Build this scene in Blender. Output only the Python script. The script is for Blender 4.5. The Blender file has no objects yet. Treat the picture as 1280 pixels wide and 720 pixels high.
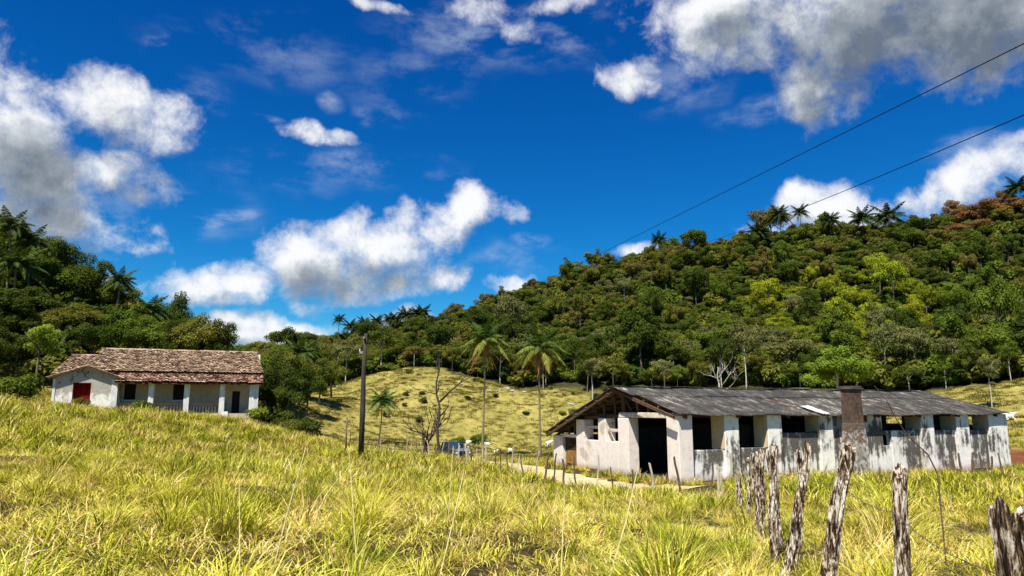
import bpy, math, random
import numpy as np
from mathutils import Vector, Matrix, Euler

S = bpy.context.scene
COL = S.collection
R = math.radians
random.seed(7)
RNG = np.random.default_rng(7)

# ------------------------------------------------------------------ camera
EYE = 1.65
FPX = 900.0                       # focal length for a 1280 px wide frame
PITCH = math.atan(152 / FPX)
cam_d = bpy.data.cameras.new("camera")
cam_d.sensor_width = 36.0
cam_d.lens = 36.0 * FPX / 1280.0
cam_d.clip_start = 0.05
cam_d.clip_end = 5000
cam = bpy.data.objects.new("camera", cam_d)
COL.objects.link(cam)
cam.location = (0, 0, EYE)
cam.rotation_euler = (R(90) + PITCH, 0, 0)
S.camera = cam

S.render.engine = 'CYCLES'
S.cycles.use_denoising = True
S.cycles.max_bounces = 6
S.cycles.diffuse_bounces = 3
S.cycles.glossy_bounces = 2
S.cycles.transmission_bounces = 4
S.cycles.transparent_max_bounces = 6
S.view_settings.view_transform = 'Standard'
S.view_settings.look = 'None'
S.view_settings.gamma = 1.0
S.view_settings.exposure = 0.8

# ------------------------------------------------------------------ sun + sky
SUN_EL, SUN_TO = R(60), Vector((-0.44, -0.90, 0)).normalized()   # horizontal direction towards the sun
sun_dir = Vector((SUN_TO.x * math.cos(SUN_EL), SUN_TO.y * math.cos(SUN_EL), math.sin(SUN_EL)))
sd = bpy.data.lights.new("sun", 'SUN')
sd.energy = 5.0
sd.angle = R(0.5)
sd.color = (1.0, 0.95, 0.86)
sun = bpy.data.objects.new("sun", sd)
COL.objects.link(sun)
sun.rotation_euler = sun_dir.to_track_quat('Z', 'Y').to_euler()
sun.location = (-40, -80, 120)


def pix_ray(u, v):
    a = (u - 640) / FPX
    b = (360 - v) / FPX
    c, s = math.cos(PITCH), math.sin(PITCH)
    return Vector((a, c - b * s, s + b * c)).normalized()


class NT:
    """small helper round a node tree"""
    def __init__(self, nt):
        self.t = nt

    def n(self, kind, **kw):
        nd = self.t.nodes.new(kind)
        for k, v in kw.items():
            setattr(nd, k, v)
        return nd

    def link(self, a, b):
        self.t.links.new(a, b)

    def put(self, sock, v):
        if hasattr(v, 'is_linked'):
            self.t.links.new(v, sock)
        else:
            sock.default_value = v

    def math(self, op, a, b=None, clamp=False):
        m = self.n('ShaderNodeMath', operation=op, use_clamp=clamp)
        self.put(m.inputs[0], a)
        if b is not None:
            self.put(m.inputs[1], b)
        return m.outputs[0]

    def vmath(self, op, a, b=None):
        m = self.n('ShaderNodeVectorMath', operation=op)
        self.put(m.inputs[0], a)
        if b is not None:
            if op == 'SCALE':
                self.put(m.inputs['Scale'], b)
            else:
                self.put(m.inputs[1], b)
        return m.outputs['Value'] if op in ('LENGTH', 'DOT_PRODUCT') else m.outputs[0]

    def noise(self, vec, scale, detail=4.0, rough=0.55, dist=0.0):
        m = self.n('ShaderNodeTexNoise')
        if vec is not None:
            self.put(m.inputs['Vector'], vec)
        m.inputs['Scale'].default_value = scale
        m.inputs['Detail'].default_value = detail
        m.inputs['Roughness'].default_value = rough
        m.inputs['Distortion'].default_value = dist
        return m.outputs['Fac'], m.outputs['Color']

    def ramp(self, fac, stops, interp='LINEAR'):
        m = self.n('ShaderNodeValToRGB')
        m.color_ramp.interpolation = interp
        el = m.color_ramp.elements
        while len(el) < len(stops):
            el.new(0.5)
        for e, (p, c) in zip(el, stops):
            e.position = p
            e.color = (c, c, c, 1) if isinstance(c, (int, float)) else (*c, 1)
        self.put(m.inputs[0], fac)
        return m.outputs[0]

    def mix(self, fac, a, b, mode='MIX'):
        m = self.n('ShaderNodeMix', data_type='RGBA', blend_type=mode)
        self.put(m.inputs[0], fac)
        for s, v in ((m.inputs[6], a), (m.inputs[7], b)):
            if isinstance(v, (tuple, list)):
                s.default_value = (*v, 1) if len(v) == 3 else v
            else:
                self.put(s, v)
        return m.outputs[2]

    def mapr(self, v, a, b, c=0.0, d=1.0, smooth=True):
        m = self.n('ShaderNodeMapRange', interpolation_type='SMOOTHSTEP' if smooth else 'LINEAR')
        self.put(m.inputs[0], v)
        for i, x in enumerate((a, b, c, d)):
            m.inputs[i + 1].default_value = x
        return m.outputs[0]


# clouds: soft ellipses in azimuth / elevation broken up by noise on the view direction
# (u, v, half width, half height, strength) given where they stand in the sky of the photograph
BLOBS = [
    (40, 150, 75, 85, 1.0), (110, 125, 75, 50, 1.0), (195, 148, 70, 40, 1.0), (215, 165, 46, 24, .9), (150, 110, 60, 30, .9), (60, 230, 110, 55, 1.0), (140, 215, 75, 35, .9),
    (100, 280, 105, 34, 1.0), (-20, 190, 80, 130, 1.0), (175, 298, 42, 16, .7), (25, 290, 80, 40, .9),
    (1010, 30, 165, 60, 1.0), (1130, 50, 170, 75, 1.0), (1240, 40, 150, 85, 1.0), (1000, 105, 52, 50, 1.0), (905, 5, 60, 34, 1.0), (955, 78, 46, 30, .9), (1050, 120, 40, 30, .7), (1200, 100, 90, 22, .7), (1100, -20, 300, 80, 1.),
    (398, 164, 40, 18, .95), (432, 170, 18, 12, .6), (782, 92, 44, 24, 1.0), (806, 70, 22, 18, .7),
    (380, 325, 60, 38, 1.0), (440, 320, 62, 42, 1.0), (510, 308, 52, 36, 1.0), (560, 285, 46, 34, 1.0), (602, 262, 44, 26, 1.0), (505, 272, 24, 18, .85),
    (450, 355, 95, 28, 1.0), (545, 350, 32, 22, .9), (390, 375, 26, 16, .7), (530, 335, 55, 26, .8),
    (180, 348, 38, 20, .75), (235, 358, 60, 26, .9), (295, 350, 48, 22, .9), (265, 372, 60, 14, .6),
    (300, 416, 60, 20, 1.0), (360, 420, 60, 18, 1.0), (430, 418, 70, 16, .95), (520, 400, 40, 10, .8), (330, 405, 40, 16, .8), (640, 362, 34, 12, .7),
    (1030, 262, 60, 34, 1.0), (1010, 245, 32, 20, .9), (1085, 272, 46, 26, 1.0), (965, 285, 40, 14, .8), (800, 318, 34, 10, .8),
    (1160, 245, 36, 18, .85), (1225, 228, 56, 30, 1.0), (1280, 210, 56, 34, 1.0), (1200, 250, 70, 24, .9),
    (615, 10, 60, 24, .8), (645, 38, 34, 22, .75), (690, 6, 34, 14, .7), (462, 2, 44, 12, .8),
    (150, 345, 50, 24, .7), (215, 352, 40, 22, .7), (260, 348, 30, 20, .7), (270, 408, 40, 14, .9), (390, 412, 60, 14, .9), (470, 408, 50, 14, .8),
    # outside the frame, for views a step aside
    (-260, 120, 160, 60, 1.0), (-520, 330, 160, 50, 1.0), (1500, 180, 120, 60, 1.0), (1700, 330, 160, 50, .9), (640, -240, 200, 70, .9), (150, -160, 120, 40, .8),
]


# faint torn veils
WISPS = [(205, 52, 30, 14, .8), (333, 151, 26, 10, .8), (264, 181, 18, 12, .7), (275, 266, 46, 11, .8), (450, 132, 14, 16, .6), (412, 117, 16, 12, .6), (424, 197, 20, 10, .7), (662, 305, 20, 11, .8), (485, 130, 14, 14, .5),
         (330, 60, 130, 40, .35), (430, 215, 150, 34, .45), (600, 40, 120, 45, .6), (690, 40, 70, 50, .55), (960, 146, 80, 20, .5), (200, 260, 120, 40, .45), (850, 100, 60, 40, .45), (520, 95, 90, 40, .35), (1220, 190, 60, 20, .5), (240, 130, 50, 40, .5), (640, 330, 60, 20, .4)]
# thick grey hearts of the clouds
DARK = [(1130, 40, 230, 85, 1.0), (1000, 95, 70, 55, .7), (1260, 30, 150, 80, 1.0), (980, 10, 110, 40, .7), (60, 205, 85, 55, .95), (120, 190, 80, 60, .45), (100, 285, 80, 26, .5), (10, 250, 80, 60, .6), (150, 240, 60, 40, .45), (450, 352, 110, 24, .8), (400, 340, 60, 22, .5), (540, 340, 50, 22, .5), (560, 300, 50, 18, .35), (230, 370, 70, 16, .5), (330, 425, 70, 12, .45), (-250, 140, 120, 50, .8), (1500, 200, 90, 40, .8)]


def azel(d):
    return math.atan2(d.x, d.y), math.asin(max(-1, min(1, d.z)))


def build_world():
    w = bpy.data.worlds.new("World")
    S.world = w
    w.use_nodes = True
    w.cycles.sampling_method = 'MANUAL'
    w.cycles.sample_map_resolution = 512
    nt = w.node_tree
    nt.nodes.clear()
    # node group: cloud density for a direction
    g = bpy.data.node_groups.new("cloud_density", 'ShaderNodeTree')
    g.interface.new_socket("Vector", in_out='INPUT', socket_type='NodeSocketVector')
    g.interface.new_socket("Density", in_out='OUTPUT', socket_type='NodeSocketFloat')
    g.interface.new_socket("Thick", in_out='OUTPUT', socket_type='NodeSocketFloat')
    g.interface.new_socket("Veil", in_out='OUTPUT', socket_type='NodeSocketFloat')
    T = NT(g)
    gi = T.n('NodeGroupInput')
    go = T.n('NodeGroupOutput')
    vec = gi.outputs[0]
    # warp the direction a little
    _, wc = T.noise(vec, 7.0, 3.0, 0.6)
    wv = T.vmath('SCALE', T.vmath('SUBTRACT', wc, (0.5, 0.5, 0.5)), 0.075)
    vw = T.vmath('ADD', vec, wv)
    sp = T.n('ShaderNodeSeparateXYZ')
    T.link(vw, sp.inputs[0])
    az = T.math('ARCTAN2', sp.outputs[0], sp.outputs[1])
    el = T.math('ARCSINE', sp.outputs[2])
    ae = T.n('ShaderNodeCombineXYZ')
    T.link(az, ae.inputs[0])
    T.link(el, ae.inputs[1])
    def field(blobs, k=0.25):
        acc = None
        for (u, v, rw, rh, st) in blobs:
            acc = one_blob(acc, u, v, rw, rh, st, k)
        return acc

    def one_blob(acc, u, v, rw, rh, st, k):
        a0, e0 = azel(pix_ray(u, v))
        a1, e1 = azel(pix_ray(u + rw * .5, v))
        a2, e2 = azel(pix_ray(u - rw * .5, v))
        _, e3 = azel(pix_ray(u, v - rh * .5))
        _, e4 = azel(pix_ray(u, v + rh * .5))
        ra, re = abs(a1 - a2), abs(e3 - e4)
        d = T.vmath('MULTIPLY', T.vmath('SUBTRACT', ae.outputs[0], (a0, e0, 0)), (1 / ra, 1 / re, 0))
        l2 = T.vmath('DOT_PRODUCT', d, d)
        f = T.n('ShaderNodeMath', operation='MULTIPLY_ADD')
        T.link(l2, f.inputs[0])
        f.inputs[1].default_value = -0.62 * st
        f.inputs[2].default_value = st
        fo = f.outputs[0]
        if acc is None:
            acc = fo
        else:
            sm = T.n('ShaderNodeMath', operation='SMOOTH_MAX')
            T.link(acc, sm.inputs[0])
            T.link(fo, sm.inputs[1])
            sm.inputs[2].default_value = k
            acc = sm.outputs[0]
        return acc
    acc = field(BLOBS)
    dark = field(DARK, .3)
    wisp = field(WISPS, .2)
    acc = T.math('MAXIMUM', acc, -0.6)
    n1, _ = T.noise(vec, 10.0, 8.0, 0.56, 0.3)
    n2, _ = T.noise(vec, 30.0, 9.0, 0.66, 0.25)
    dens = T.math('ADD', T.math('MULTIPLY', acc, 1.0), T.math('MULTIPLY', T.math('SUBTRACT', n1, 0.5), 2.5))
    dens = T.math('ADD', dens, T.math('MULTIPLY', T.math('SUBTRACT', n2, 0.5), 1.5))
    dens = T.math('SUBTRACT', dens, 0.26)
    T.link(T.math('MAXIMUM', T.math('ADD', dark, T.math('MULTIPLY', T.math('SUBTRACT', n1, 0.5), 1.6)), 0.0), go.inputs[1])
    T.link(dens, go.inputs[0])
    sv = T.vmath('MULTIPLY', vec, (1.0, 1.0, 2.2))
    n3, _ = T.noise(sv, 11.0, 9.0, 0.60, 0.12)
    veil = T.math('MULTIPLY', T.mapr(wisp, -.05, .85, 0, 1), T.mapr(n3, 0.44, 0.74, 0, 1))
    T.link(veil, go.inputs[2])

    W = NT(nt)
    out = W.n('ShaderNodeOutputWorld')
    bg = W.n('ShaderNodeBackground')
    W.link(bg.outputs[0], out.inputs[0])
    tc = W.n('ShaderNodeTexCoord')
    dirv = tc.outputs['Generated']
    sky = W.n('ShaderNodeTexSky', sky_type='NISHITA')
    sky.sun_disc = False
    sky.sun_elevation = SUN_EL
    sky.sun_rotation = math.atan2(SUN_TO.x, SUN_TO.y)
    sky.altitude = 300
    sky.air_density = 1.0
    sky.dust_density = 0.1
    sky.ozone_density = 5.0
    hs = W.n('ShaderNodeHueSaturation')
    hs.inputs['Saturation'].default_value = 1.3
    hs.inputs['Hue'].default_value = 0.505
    hs.inputs['Value'].default_value = 0.80
    W.link(sky.outputs[0], hs.inputs['Color'])
    sz = W.n('ShaderNodeSeparateXYZ')
    W.link(dirv, sz.inputs[0])
    tint = W.ramp(sz.outputs[2], [(0.06, (0.40, 1.00, 1.08)), (0.22, (0.14, 0.86, 1.07)), (0.5, (0.05, 0.70, 1.03))])
    skyc = W.mix(1.0, hs.outputs[0], tint, 'MULTIPLY')

    def dens_at(off):
        gn = W.n('ShaderNodeGroup')
        gn.node_tree = g
        W.put(gn.inputs[0], dirv if off is None else W.vmath('ADD', dirv, off))
        return gn.outputs
    d0, k0, veil0 = dens_at(None)
    d1 = dens_at((-0.012, -0.01, 0.035))[0]      # a step towards the sun (up): how much cloud lies above
    d2 = dens_at((-0.03, -0.02, 0.10))[0]
    alpha = W.mapr(d0, -0.14, 0.86)
    alpha2 = W.math('MULTIPLY', alpha, 0.98)
    thick = W.math('ADD', W.math('MULTIPLY', W.math('MAXIMUM', d1, 0.0), 0.26), W.math('MULTIPLY', W.math('MAXIMUM', d2, 0.0), 0.26))
    thick = W.math('ADD', thick, W.math('MULTIPLY', k0, 0.62))
    lump = W.math('SUBTRACT', d1, d0)
    thick = W.math('ADD', thick, W.math('MULTIPLY', lump, 0.30))
    shade = W.ramp(thick, [(0.0, (7.1, 7.15, 7.2)), (0.15, (6.3, 6.45, 6.65)), (0.36, (4.1, 4.4, 4.75)), (0.62, (2.4, 2.7, 3.05)), (1.0, (1.15, 1.42, 1.78))])
    skyc = W.mix(W.math('MULTIPLY', veil0, .55), skyc, (5.4, 6.0, 6.6))
    c = W.mix(alpha2, skyc, shade)
    W.link(c, bg.inputs[0])
    bg.inputs[1].default_value = 0.08


build_world()

# ------------------------------------------------------------------ object helpers


def tag(o, label=None, cat=None, group=None, kind=None):
    if label:
        o['label'] = label
    if cat:
        o['category'] = cat
    if group:
        o['group'] = group
    if kind:
        o['kind'] = kind
    return o


def empty(name, loc=(0, 0, 0), rz=0.0):
    o = bpy.data.objects.new(name, None)
    o.empty_display_size = 0.3
    COL.objects.link(o)
    o.location = loc
    o.rotation_euler = (0, 0, rz)
    return o


def link_mesh(name, me, parent=None, loc=None, rz=None):
    o = bpy.data.objects.new(name, me)
    COL.objects.link(o)
    if parent:
        o.parent = parent
    if loc is not None:
        o.location = loc
    if rz is not None:
        o.rotation_euler = (0, 0, rz)
    return o


def copy_tree(o, parent=None):
    kids = [c for c in o.children]
    c = o.copy()
    COL.objects.link(c)
    c.parent = parent
    for k in kids:
        copy_tree(k, c)
    return c


class MB:
    """collects shapes for one mesh"""
    def __init__(self):
        self.v, self.f, self.mi, self.m = [], [], [], 0

    def add(self, vs, fs):
        b = len(self.v)
        self.v += [tuple(p) for p in vs]
        self.f += [tuple(i + b for i in f) for f in fs]
        self.mi += [self.m] * len(fs)

    def box(self, x0, x1, y0, y1, z0, z1, M=None, jit=0.0):
        vs = [Vector((x, y, z)) for z in (z0, z1) for y in (y0, y1) for x in (x0, x1)]
        if jit:
            vs = [p + Vector([random.uniform(-jit, jit) for _ in range(3)]) for p in vs]
        if M is not None:
            vs = [M @ p for p in vs]
        self.add(vs, [(0, 2, 3, 1), (4, 5, 7, 6), (0, 1, 5, 4), (2, 6, 7, 3), (0, 4, 6, 2), (1, 3, 7, 5)])

    def beam(self, p, q, w, h, jit=0.0):
        p, q = Vector(p), Vector(q)
        d = q - p
        M = Matrix.Translation(p) @ d.to_track_quat('Y', 'Z').to_matrix().to_4x4()
        self.box(-w / 2, w / 2, 0, d.length, -h / 2, h / 2, M, jit)

    def tube(self, pts, rad, n=8, cap=True, jit=0.0):
        pts = [Vector(p) for p in pts]
        if not isinstance(rad, (list, tuple)):
            rad = [rad] * len(pts)
        rings = []
        up = Vector((0.3, 0.9, 0.2)).normalized()
        for i, p in enumerate(pts):
            t = (pts[min(i + 1, len(pts) - 1)] - pts[max(i - 1, 0)]).normalized()
            a = t.cross(up)
            if a.length < 1e-3:
                a = t.cross(Vector((1, 0, 0)))
            a.normalize()
            b = t.cross(a)
            ring = []
            for k in range(n):
                ang = 2 * math.pi * k / n
                rr = rad[i] * (1 + (random.uniform(-jit, jit) if jit else 0))
                ring.append(p + (a * math.cos(ang) + b * math.sin(ang)) * rr)
            rings.append(ring)
        vs = [p for r in rings for p in r]
        fs = []
        for i in range(len(pts) - 1):
            for k in range(n):
                a0, a1 = i * n + k, i * n + (k + 1) % n
                fs.append((a0, a1, a1 + n, a0 + n))
        if cap:
            fs.append(tuple(range(n - 1, -1, -1)))
            fs.append(tuple((len(pts) - 1) * n + k for k in range(n)))
        self.add(vs, fs)

    def mesh(self, name, mats, smooth=False):
        me = bpy.data.meshes.new(name)
        me.from_pydata(self.v, [], self.f)
        for m in (mats if isinstance(mats, (list, tuple)) else [mats]):
            me.materials.append(m)
        me.polygons.foreach_set('material_index', self.mi)
        if smooth:
            me.polygons.foreach_set('use_smooth', [True] * len(self.f))
        me.update()
        return me

    def build(self, name, mats, parent=None, smooth=False, loc=None, rz=None, bevel=0.0):
        o = link_mesh(name, self.mesh(name, mats, smooth), parent, loc, rz)
        if bevel:
            b = o.modifiers.new('bevel', 'BEVEL')
            b.width = bevel
            b.segments = 2
            b.limit_method = 'ANGLE'
        return o


def np_mesh(name, V, F, mats, tone=None, mi=None):
    """V (n,3), F (m,k) with k=3 or 4"""
    me = bpy.data.meshes.new(name)
    k = F.shape[1]
    me.vertices.add(len(V))
    me.vertices.foreach_set('co', V.astype(np.float32).ravel())
    me.loops.add(F.size)
    me.loops.foreach_set('vertex_index', F.astype(np.int32).ravel())
    me.polygons.add(len(F))
    me.polygons.foreach_set('loop_start', np.arange(0, F.size, k, dtype=np.int32))
    for m in (mats if isinstance(mats, (list, tuple)) else [mats]):
        me.materials.append(m)
    if mi is not None:
        me.polygons.foreach_set('material_index', mi.astype(np.int32))
    if tone is not None:
        at = me.attributes.new('tone', 'FLOAT', 'POINT')
        at.data.foreach_set('value', tone.astype(np.float32))
    me.update(calc_edges=True)
    me.validate()
    return me


# ------------------------------------------------------------------ materials

def new_mat(name):
    m = bpy.data.materials.new(name)
    m.use_nodes = True
    m.node_tree.nodes.clear()
    T = NT(m.node_tree)
    out = T.n('ShaderNodeOutputMaterial')
    return m, T, out


def bsdf(T, out, col, rough=0.85, bump=None, bstr=0.4, bdist=0.02, metal=0.0, spec=0.3):
    p = T.n('ShaderNodeBsdfPrincipled')
    if isinstance(col, tuple):
        p.inputs['Base Color'].default_value = (*col, 1)
    else:
        T.link(col, p.inputs['Base Color'])
    T.put(p.inputs['Roughness'], rough)
    p.inputs['Metallic'].default_value = metal
    p.inputs['Specular IOR Level'].default_value = spec
    if bump is not None:
        b = T.n('ShaderNodeBump')
        b.inputs['Strength'].default_value = bstr
        b.inputs['Distance'].default_value = bdist
        T.link(bump, b.inputs['Height'])
        T.link(b.outputs[0], p.inputs['Normal'])
    T.link(p.outputs[0], out.inputs[0])
    return p


def obj_vec(T, scale=(1, 1, 1)):
    tc = T.n('ShaderNodeTexCoord')
    mp = T.n('ShaderNodeMapping')
    mp.inputs['Scale'].default_value = scale
    T.link(tc.outputs['Object'], mp.inputs[0])
    return mp.outputs[0]


def world_vec(T, scale=(1, 1, 1)):
    gm = T.n('ShaderNodeNewGeometry')
    mp = T.n('ShaderNodeMapping')
    mp.inputs['Scale'].default_value = scale
    T.link(gm.outputs['Position'], mp.inputs[0])
    return mp.outputs[0]


def simple(name, col, rough=0.8, spec=0.3, var=0.25, scale=6.0, metal=0.0, bump=0.25, stretch=(1, 1, 1)):
    m, T, out = new_mat(name)
    v = obj_vec(T, stretch)
    f, _ = T.noise(v, scale, 6, 0.6)
    lo = tuple(c * (1 - var) for c in col)
    hi = tuple(min(1, c * (1 + var)) for c in col)
    c = T.ramp(f, [(0.3, lo), (0.7, hi)])
    bsdf(T, out, c, rough, f, bump, 0.02, metal, spec)
    return m


def leaf_shader(T, out, col, transl=0.35):
    d = T.n('ShaderNodeBsdfDiffuse')
    t = T.n('ShaderNodeBsdfTranslucent')
    T.link(col, d.inputs[0])
    T.link(T.mix(1.0, col, (1.25, 1.15, 0.5), 'MULTIPLY'), t.inputs[0])
    m = T.n('ShaderNodeMixShader')
    m.inputs[0].default_value = transl
    T.link(d.outputs[0], m.inputs[1])
    T.link(t.outputs[0], m.inputs[2])
    T.link(m.outputs[0], out.inputs[0])


def foliage_mat(name, transl=0.3, fixed=None):
    """leaf colour = the object's own colour (or a fixed one), varied from leaf clump to leaf clump"""
    m, T, out = new_mat(name)
    oi = T.n('ShaderNodeObjectInfo')
    at = T.n('ShaderNodeAttribute', attribute_name='tone')
    h = T.n('ShaderNodeHueSaturation')
    if fixed:
        h.inputs['Color'].default_value = (*fixed, 1)
    else:
        T.link(oi.outputs['Color'], h.inputs['Color'])
    T.link(T.mapr(at.outputs['Fac'], 0, 1, 0.45, 1.65, False), h.inputs['Value'])
    T.link(T.mapr(oi.outputs['Random'], 0, 1, 0.488, 0.512, False), h.inputs['Hue'])
    leaf_shader(T, out, h.outputs[0], transl)
    return m


M = {}
M['foliage'] = foliage_mat('foliage')
M['palm_leaf'] = foliage_mat('palm_leaf', 0.2)


def grass_mat(name, stops, green, patch_scale=0.22, transl=0.35):
    m, T, out = new_mat(name)
    gm = T.n('ShaderNodeNewGeometry')
    oi = T.n('ShaderNodeObjectInfo')
    f, _ = T.noise(gm.outputs['Position'], patch_scale, 4, 0.6)
    r = T.math('ADD', T.math('MULTIPLY', gm.outputs['Random Per Island'], 0.65), T.math('MULTIPLY', oi.outputs['Random'], 0.35))
    c = T.ramp(r, stops)
    c = T.mix(T.mapr(f, 0.42, 0.66, 0, 0.8), c, T.ramp(r, green))
    leaf_shader(T, out, c, transl)
    return m


M['grass'] = grass_mat('grass_blades',
                       [(0.0, (0.046, 0.043, 0.007)), (0.28, (0.135, 0.127, 0.009)), (0.42, (0.450, 0.415, 0.040)), (0.66, (0.593, 0.547, 0.068)), (0.85, (0.719, 0.670, 0.153)), (1.0, (0.809, 0.802, 0.382))],
                       [(0.0, (0.028, 0.040, 0.005)), (0.28, (0.099, 0.118, 0.008)), (0.45, (0.298, 0.321, 0.017)), (0.75, (0.504, 0.500, 0.035)), (1.0, (0.719, 0.699, 0.168))], patch_scale=.3, transl=.14)
M['grass_green'] = grass_mat('green_blades',
                             [(0.0, (0.022, 0.036, 0.004)), (0.35, (0.099, 0.132, 0.008)), (0.7, (0.324, 0.358, 0.022)), (1.0, (0.647, 0.623, 0.137))],
                             [(0.0, (0.019, 0.032, 0.004)), (0.4, (0.082, 0.118, 0.008)), (0.8, (0.298, 0.340, 0.020)), (1.0, (0.540, 0.547, 0.077))], transl=.14)
M['straw'] = grass_mat('straw_blades',
                       [(0.0, (0.059, 0.033, 0.009)), (0.3, (0.257, 0.164, 0.039)), (0.55, (0.591, 0.425, 0.130)), (0.8, (0.789, 0.607, 0.260)), (1.0, (0.907, 0.755, 0.474))],
                       [(0.0, (0.089, 0.057, 0.009)), (0.35, (0.414, 0.295, 0.046)), (0.7, (0.690, 0.521, 0.122)), (1.0, (0.848, 0.685, 0.291))], transl=.14)


def mat_ground():
    m, T, out = new_mat('ground_soil')
    v = world_vec(T)
    at = T.n('ShaderNodeAttribute', attribute_name='zone')      # x = pasture, y = forest floor, z = bare red earth
    sp = T.n('ShaderNodeSeparateXYZ')
    T.link(at.outputs['Vector'], sp.inputs[0])
    f1, _ = T.noise(v, 0.12, 5, 0.6)
    f2, _ = T.noise(v, 0.9, 6, 0.65)
    f3, _ = T.noise(v, 4.0, 4, 0.6)
    soil = T.ramp(f3, [(0.3, (0.018, 0.014, 0.006)), (0.7, (0.075, 0.055, 0.018))])
    mixn = T.math('ADD', T.math('MULTIPLY', f1, 0.45), T.math('MULTIPLY', f2, 0.55))
    past = T.ramp(mixn, [(0.34, (0.10, 0.095, 0.022)), (0.44, (0.19, 0.165, 0.038)), (0.54, (0.28, 0.235, 0.060)), (0.68, (0.38, 0.32, 0.11))])
    floor = T.ramp(f2, [(0.3, (0.022, 0.026, 0.008)), (0.7, (0.055, 0.05, 0.018))])
    red = T.ramp(f2, [(0.3, (0.10, 0.033, 0.014)), (0.7, (0.20, 0.075, 0.03))])
    c = T.mix(sp.outputs[0], soil, past)
    c = T.mix(sp.outputs[1], c, floor)
    c = T.mix(sp.outputs[2], c, red)
    bsdf(T, out, c, 0.95, f3, 0.5, 0.08, spec=0.1)
    return m


def mat_road():
    m, T, out = new_mat('sandy_track')
    v = world_vec(T)
    f, _ = T.noise(v, 1.3, 6, 0.65)
    g, _ = T.noise(v, 9.0, 4, 0.6)
    c = T.ramp(T.math('ADD', T.math('MULTIPLY', f, .7), T.math('MULTIPLY', g, .3)),
               [(0.33, (0.30, 0.22, 0.10)), (0.5, (0.50, 0.39, 0.21)), (0.68, (0.60, 0.50, 0.31))])
    bsdf(T, out, c, 0.95, g, 0.4, 0.03, spec=0.1)
    return m


def mat_plaster(name, mould=0.5, base=(0.72, 0.70, 0.64), streak=True, stain_z=None):
    """old lime plaster with black mould, vertical run-off streaks and flaked patches"""
    m, T, out = new_mat(name)
    v = obj_vec(T)
    vs = obj_vec(T, (1.6, 1.6, 0.16))
    f1, _ = T.noise(v, 0.55, 6, 0.62, 0.4)
    f2, _ = T.noise(v, 3.2, 8, 0.7)
    f3, _ = T.noise(vs, 2.4, 6, 0.65)
    f4, _ = T.noise(v, 14.0, 4, 0.6)
    c = T.ramp(f2, [(0.25, tuple(x * .72 for x in base)), (0.5, base), (0.8, tuple(min(1, x * 1.12) for x in base))])
    # yellowish bare plaster flakes
    c = T.mix(T.mapr(f1, 0.60, 0.66, 0, 0.75), c, (0.42, 0.36, 0.25))
    if stain_z is not None:
        # old grey-tan staining over the upper wall, whitewash surviving below
        s3 = T.n('ShaderNodeSeparateXYZ')
        T.link(v, s3.inputs[0])
        fs, _ = T.noise(v, 1.1, 5, 0.6, 0.3)
        w = T.math('ADD', s3.outputs[2], T.math('MULTIPLY', T.math('SUBTRACT', fs, .5), 3.4))
        c = T.mix(T.mapr(w, stain_z - .25, stain_z + .35, 0, .8), c, T.ramp(f2, [(0.3, (0.19, 0.165, 0.12)), (0.7, (0.42, 0.38, 0.31))]))
    g = T.math('ADD', T.math('MULTIPLY', f1, 0.36), T.math('MULTIPLY', f3 if streak else f2, 0.40))
    g = T.math('ADD', g, T.math('MULTIPLY', f2, 0.28))
    lo = 0.66 - 0.26 * mould
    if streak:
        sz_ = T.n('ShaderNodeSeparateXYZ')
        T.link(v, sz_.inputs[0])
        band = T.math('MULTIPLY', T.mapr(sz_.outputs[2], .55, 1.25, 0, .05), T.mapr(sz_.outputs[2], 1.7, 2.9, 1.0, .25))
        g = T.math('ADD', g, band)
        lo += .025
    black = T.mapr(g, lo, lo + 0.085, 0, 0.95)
    grime = T.ramp(f4, [(0.3, (0.028, 0.025, 0.020)), (0.75, (0.125, 0.112, 0.09))])
    c = T.mix(black, c, grime)
    # splash of red soil at the foot of the wall
    sp = T.n('ShaderNodeSeparateXYZ')
    T.link(v, sp.inputs[0])
    foot = T.mapr(T.math('ADD', sp.outputs[2], T.math('MULTIPLY', f2, -0.9)), -0.55, -0.1, 0.8, 0.0)
    c = T.mix(foot, c, (0.30, 0.17, 0.08))
    bsdf(T, out, c, 0.92, T.math('ADD', f2, T.math('MULTIPLY', f4, .4)), 0.55, 0.03, spec=0.15)
    return m


def mat_roof_sheet():
    m, T, out = new_mat('weathered_roof_sheet')
    v = obj_vec(T)
    vs = obj_vec(T, (1.0, 0.34, 0.34))
    f1, _ = T.noise(v, 0.45, 5, 0.6, 0.5)
    f2, _ = T.noise(vs, 3.0, 7, 0.7)
    f3, _ = T.noise(v, 9.0, 5, 0.65)
    s = T.math('ADD', T.math('MULTIPLY', f2, .55), T.math('ADD', T.math('MULTIPLY', f1, .25), T.math('MULTIPLY', f3, .2)))
    c = T.ramp(s, [(0.32, (0.012, 0.011, 0.010)), (0.45, (0.034, 0.031, 0.027)), (0.52, (0.066, 0.060, 0.050)), (0.565, (0.15, 0.137, 0.112)), (0.64, (0.44, 0.41, 0.34))])
    bsdf(T, out, c, 0.8, f3, 0.4, 0.02, spec=0.25)
    return m


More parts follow.
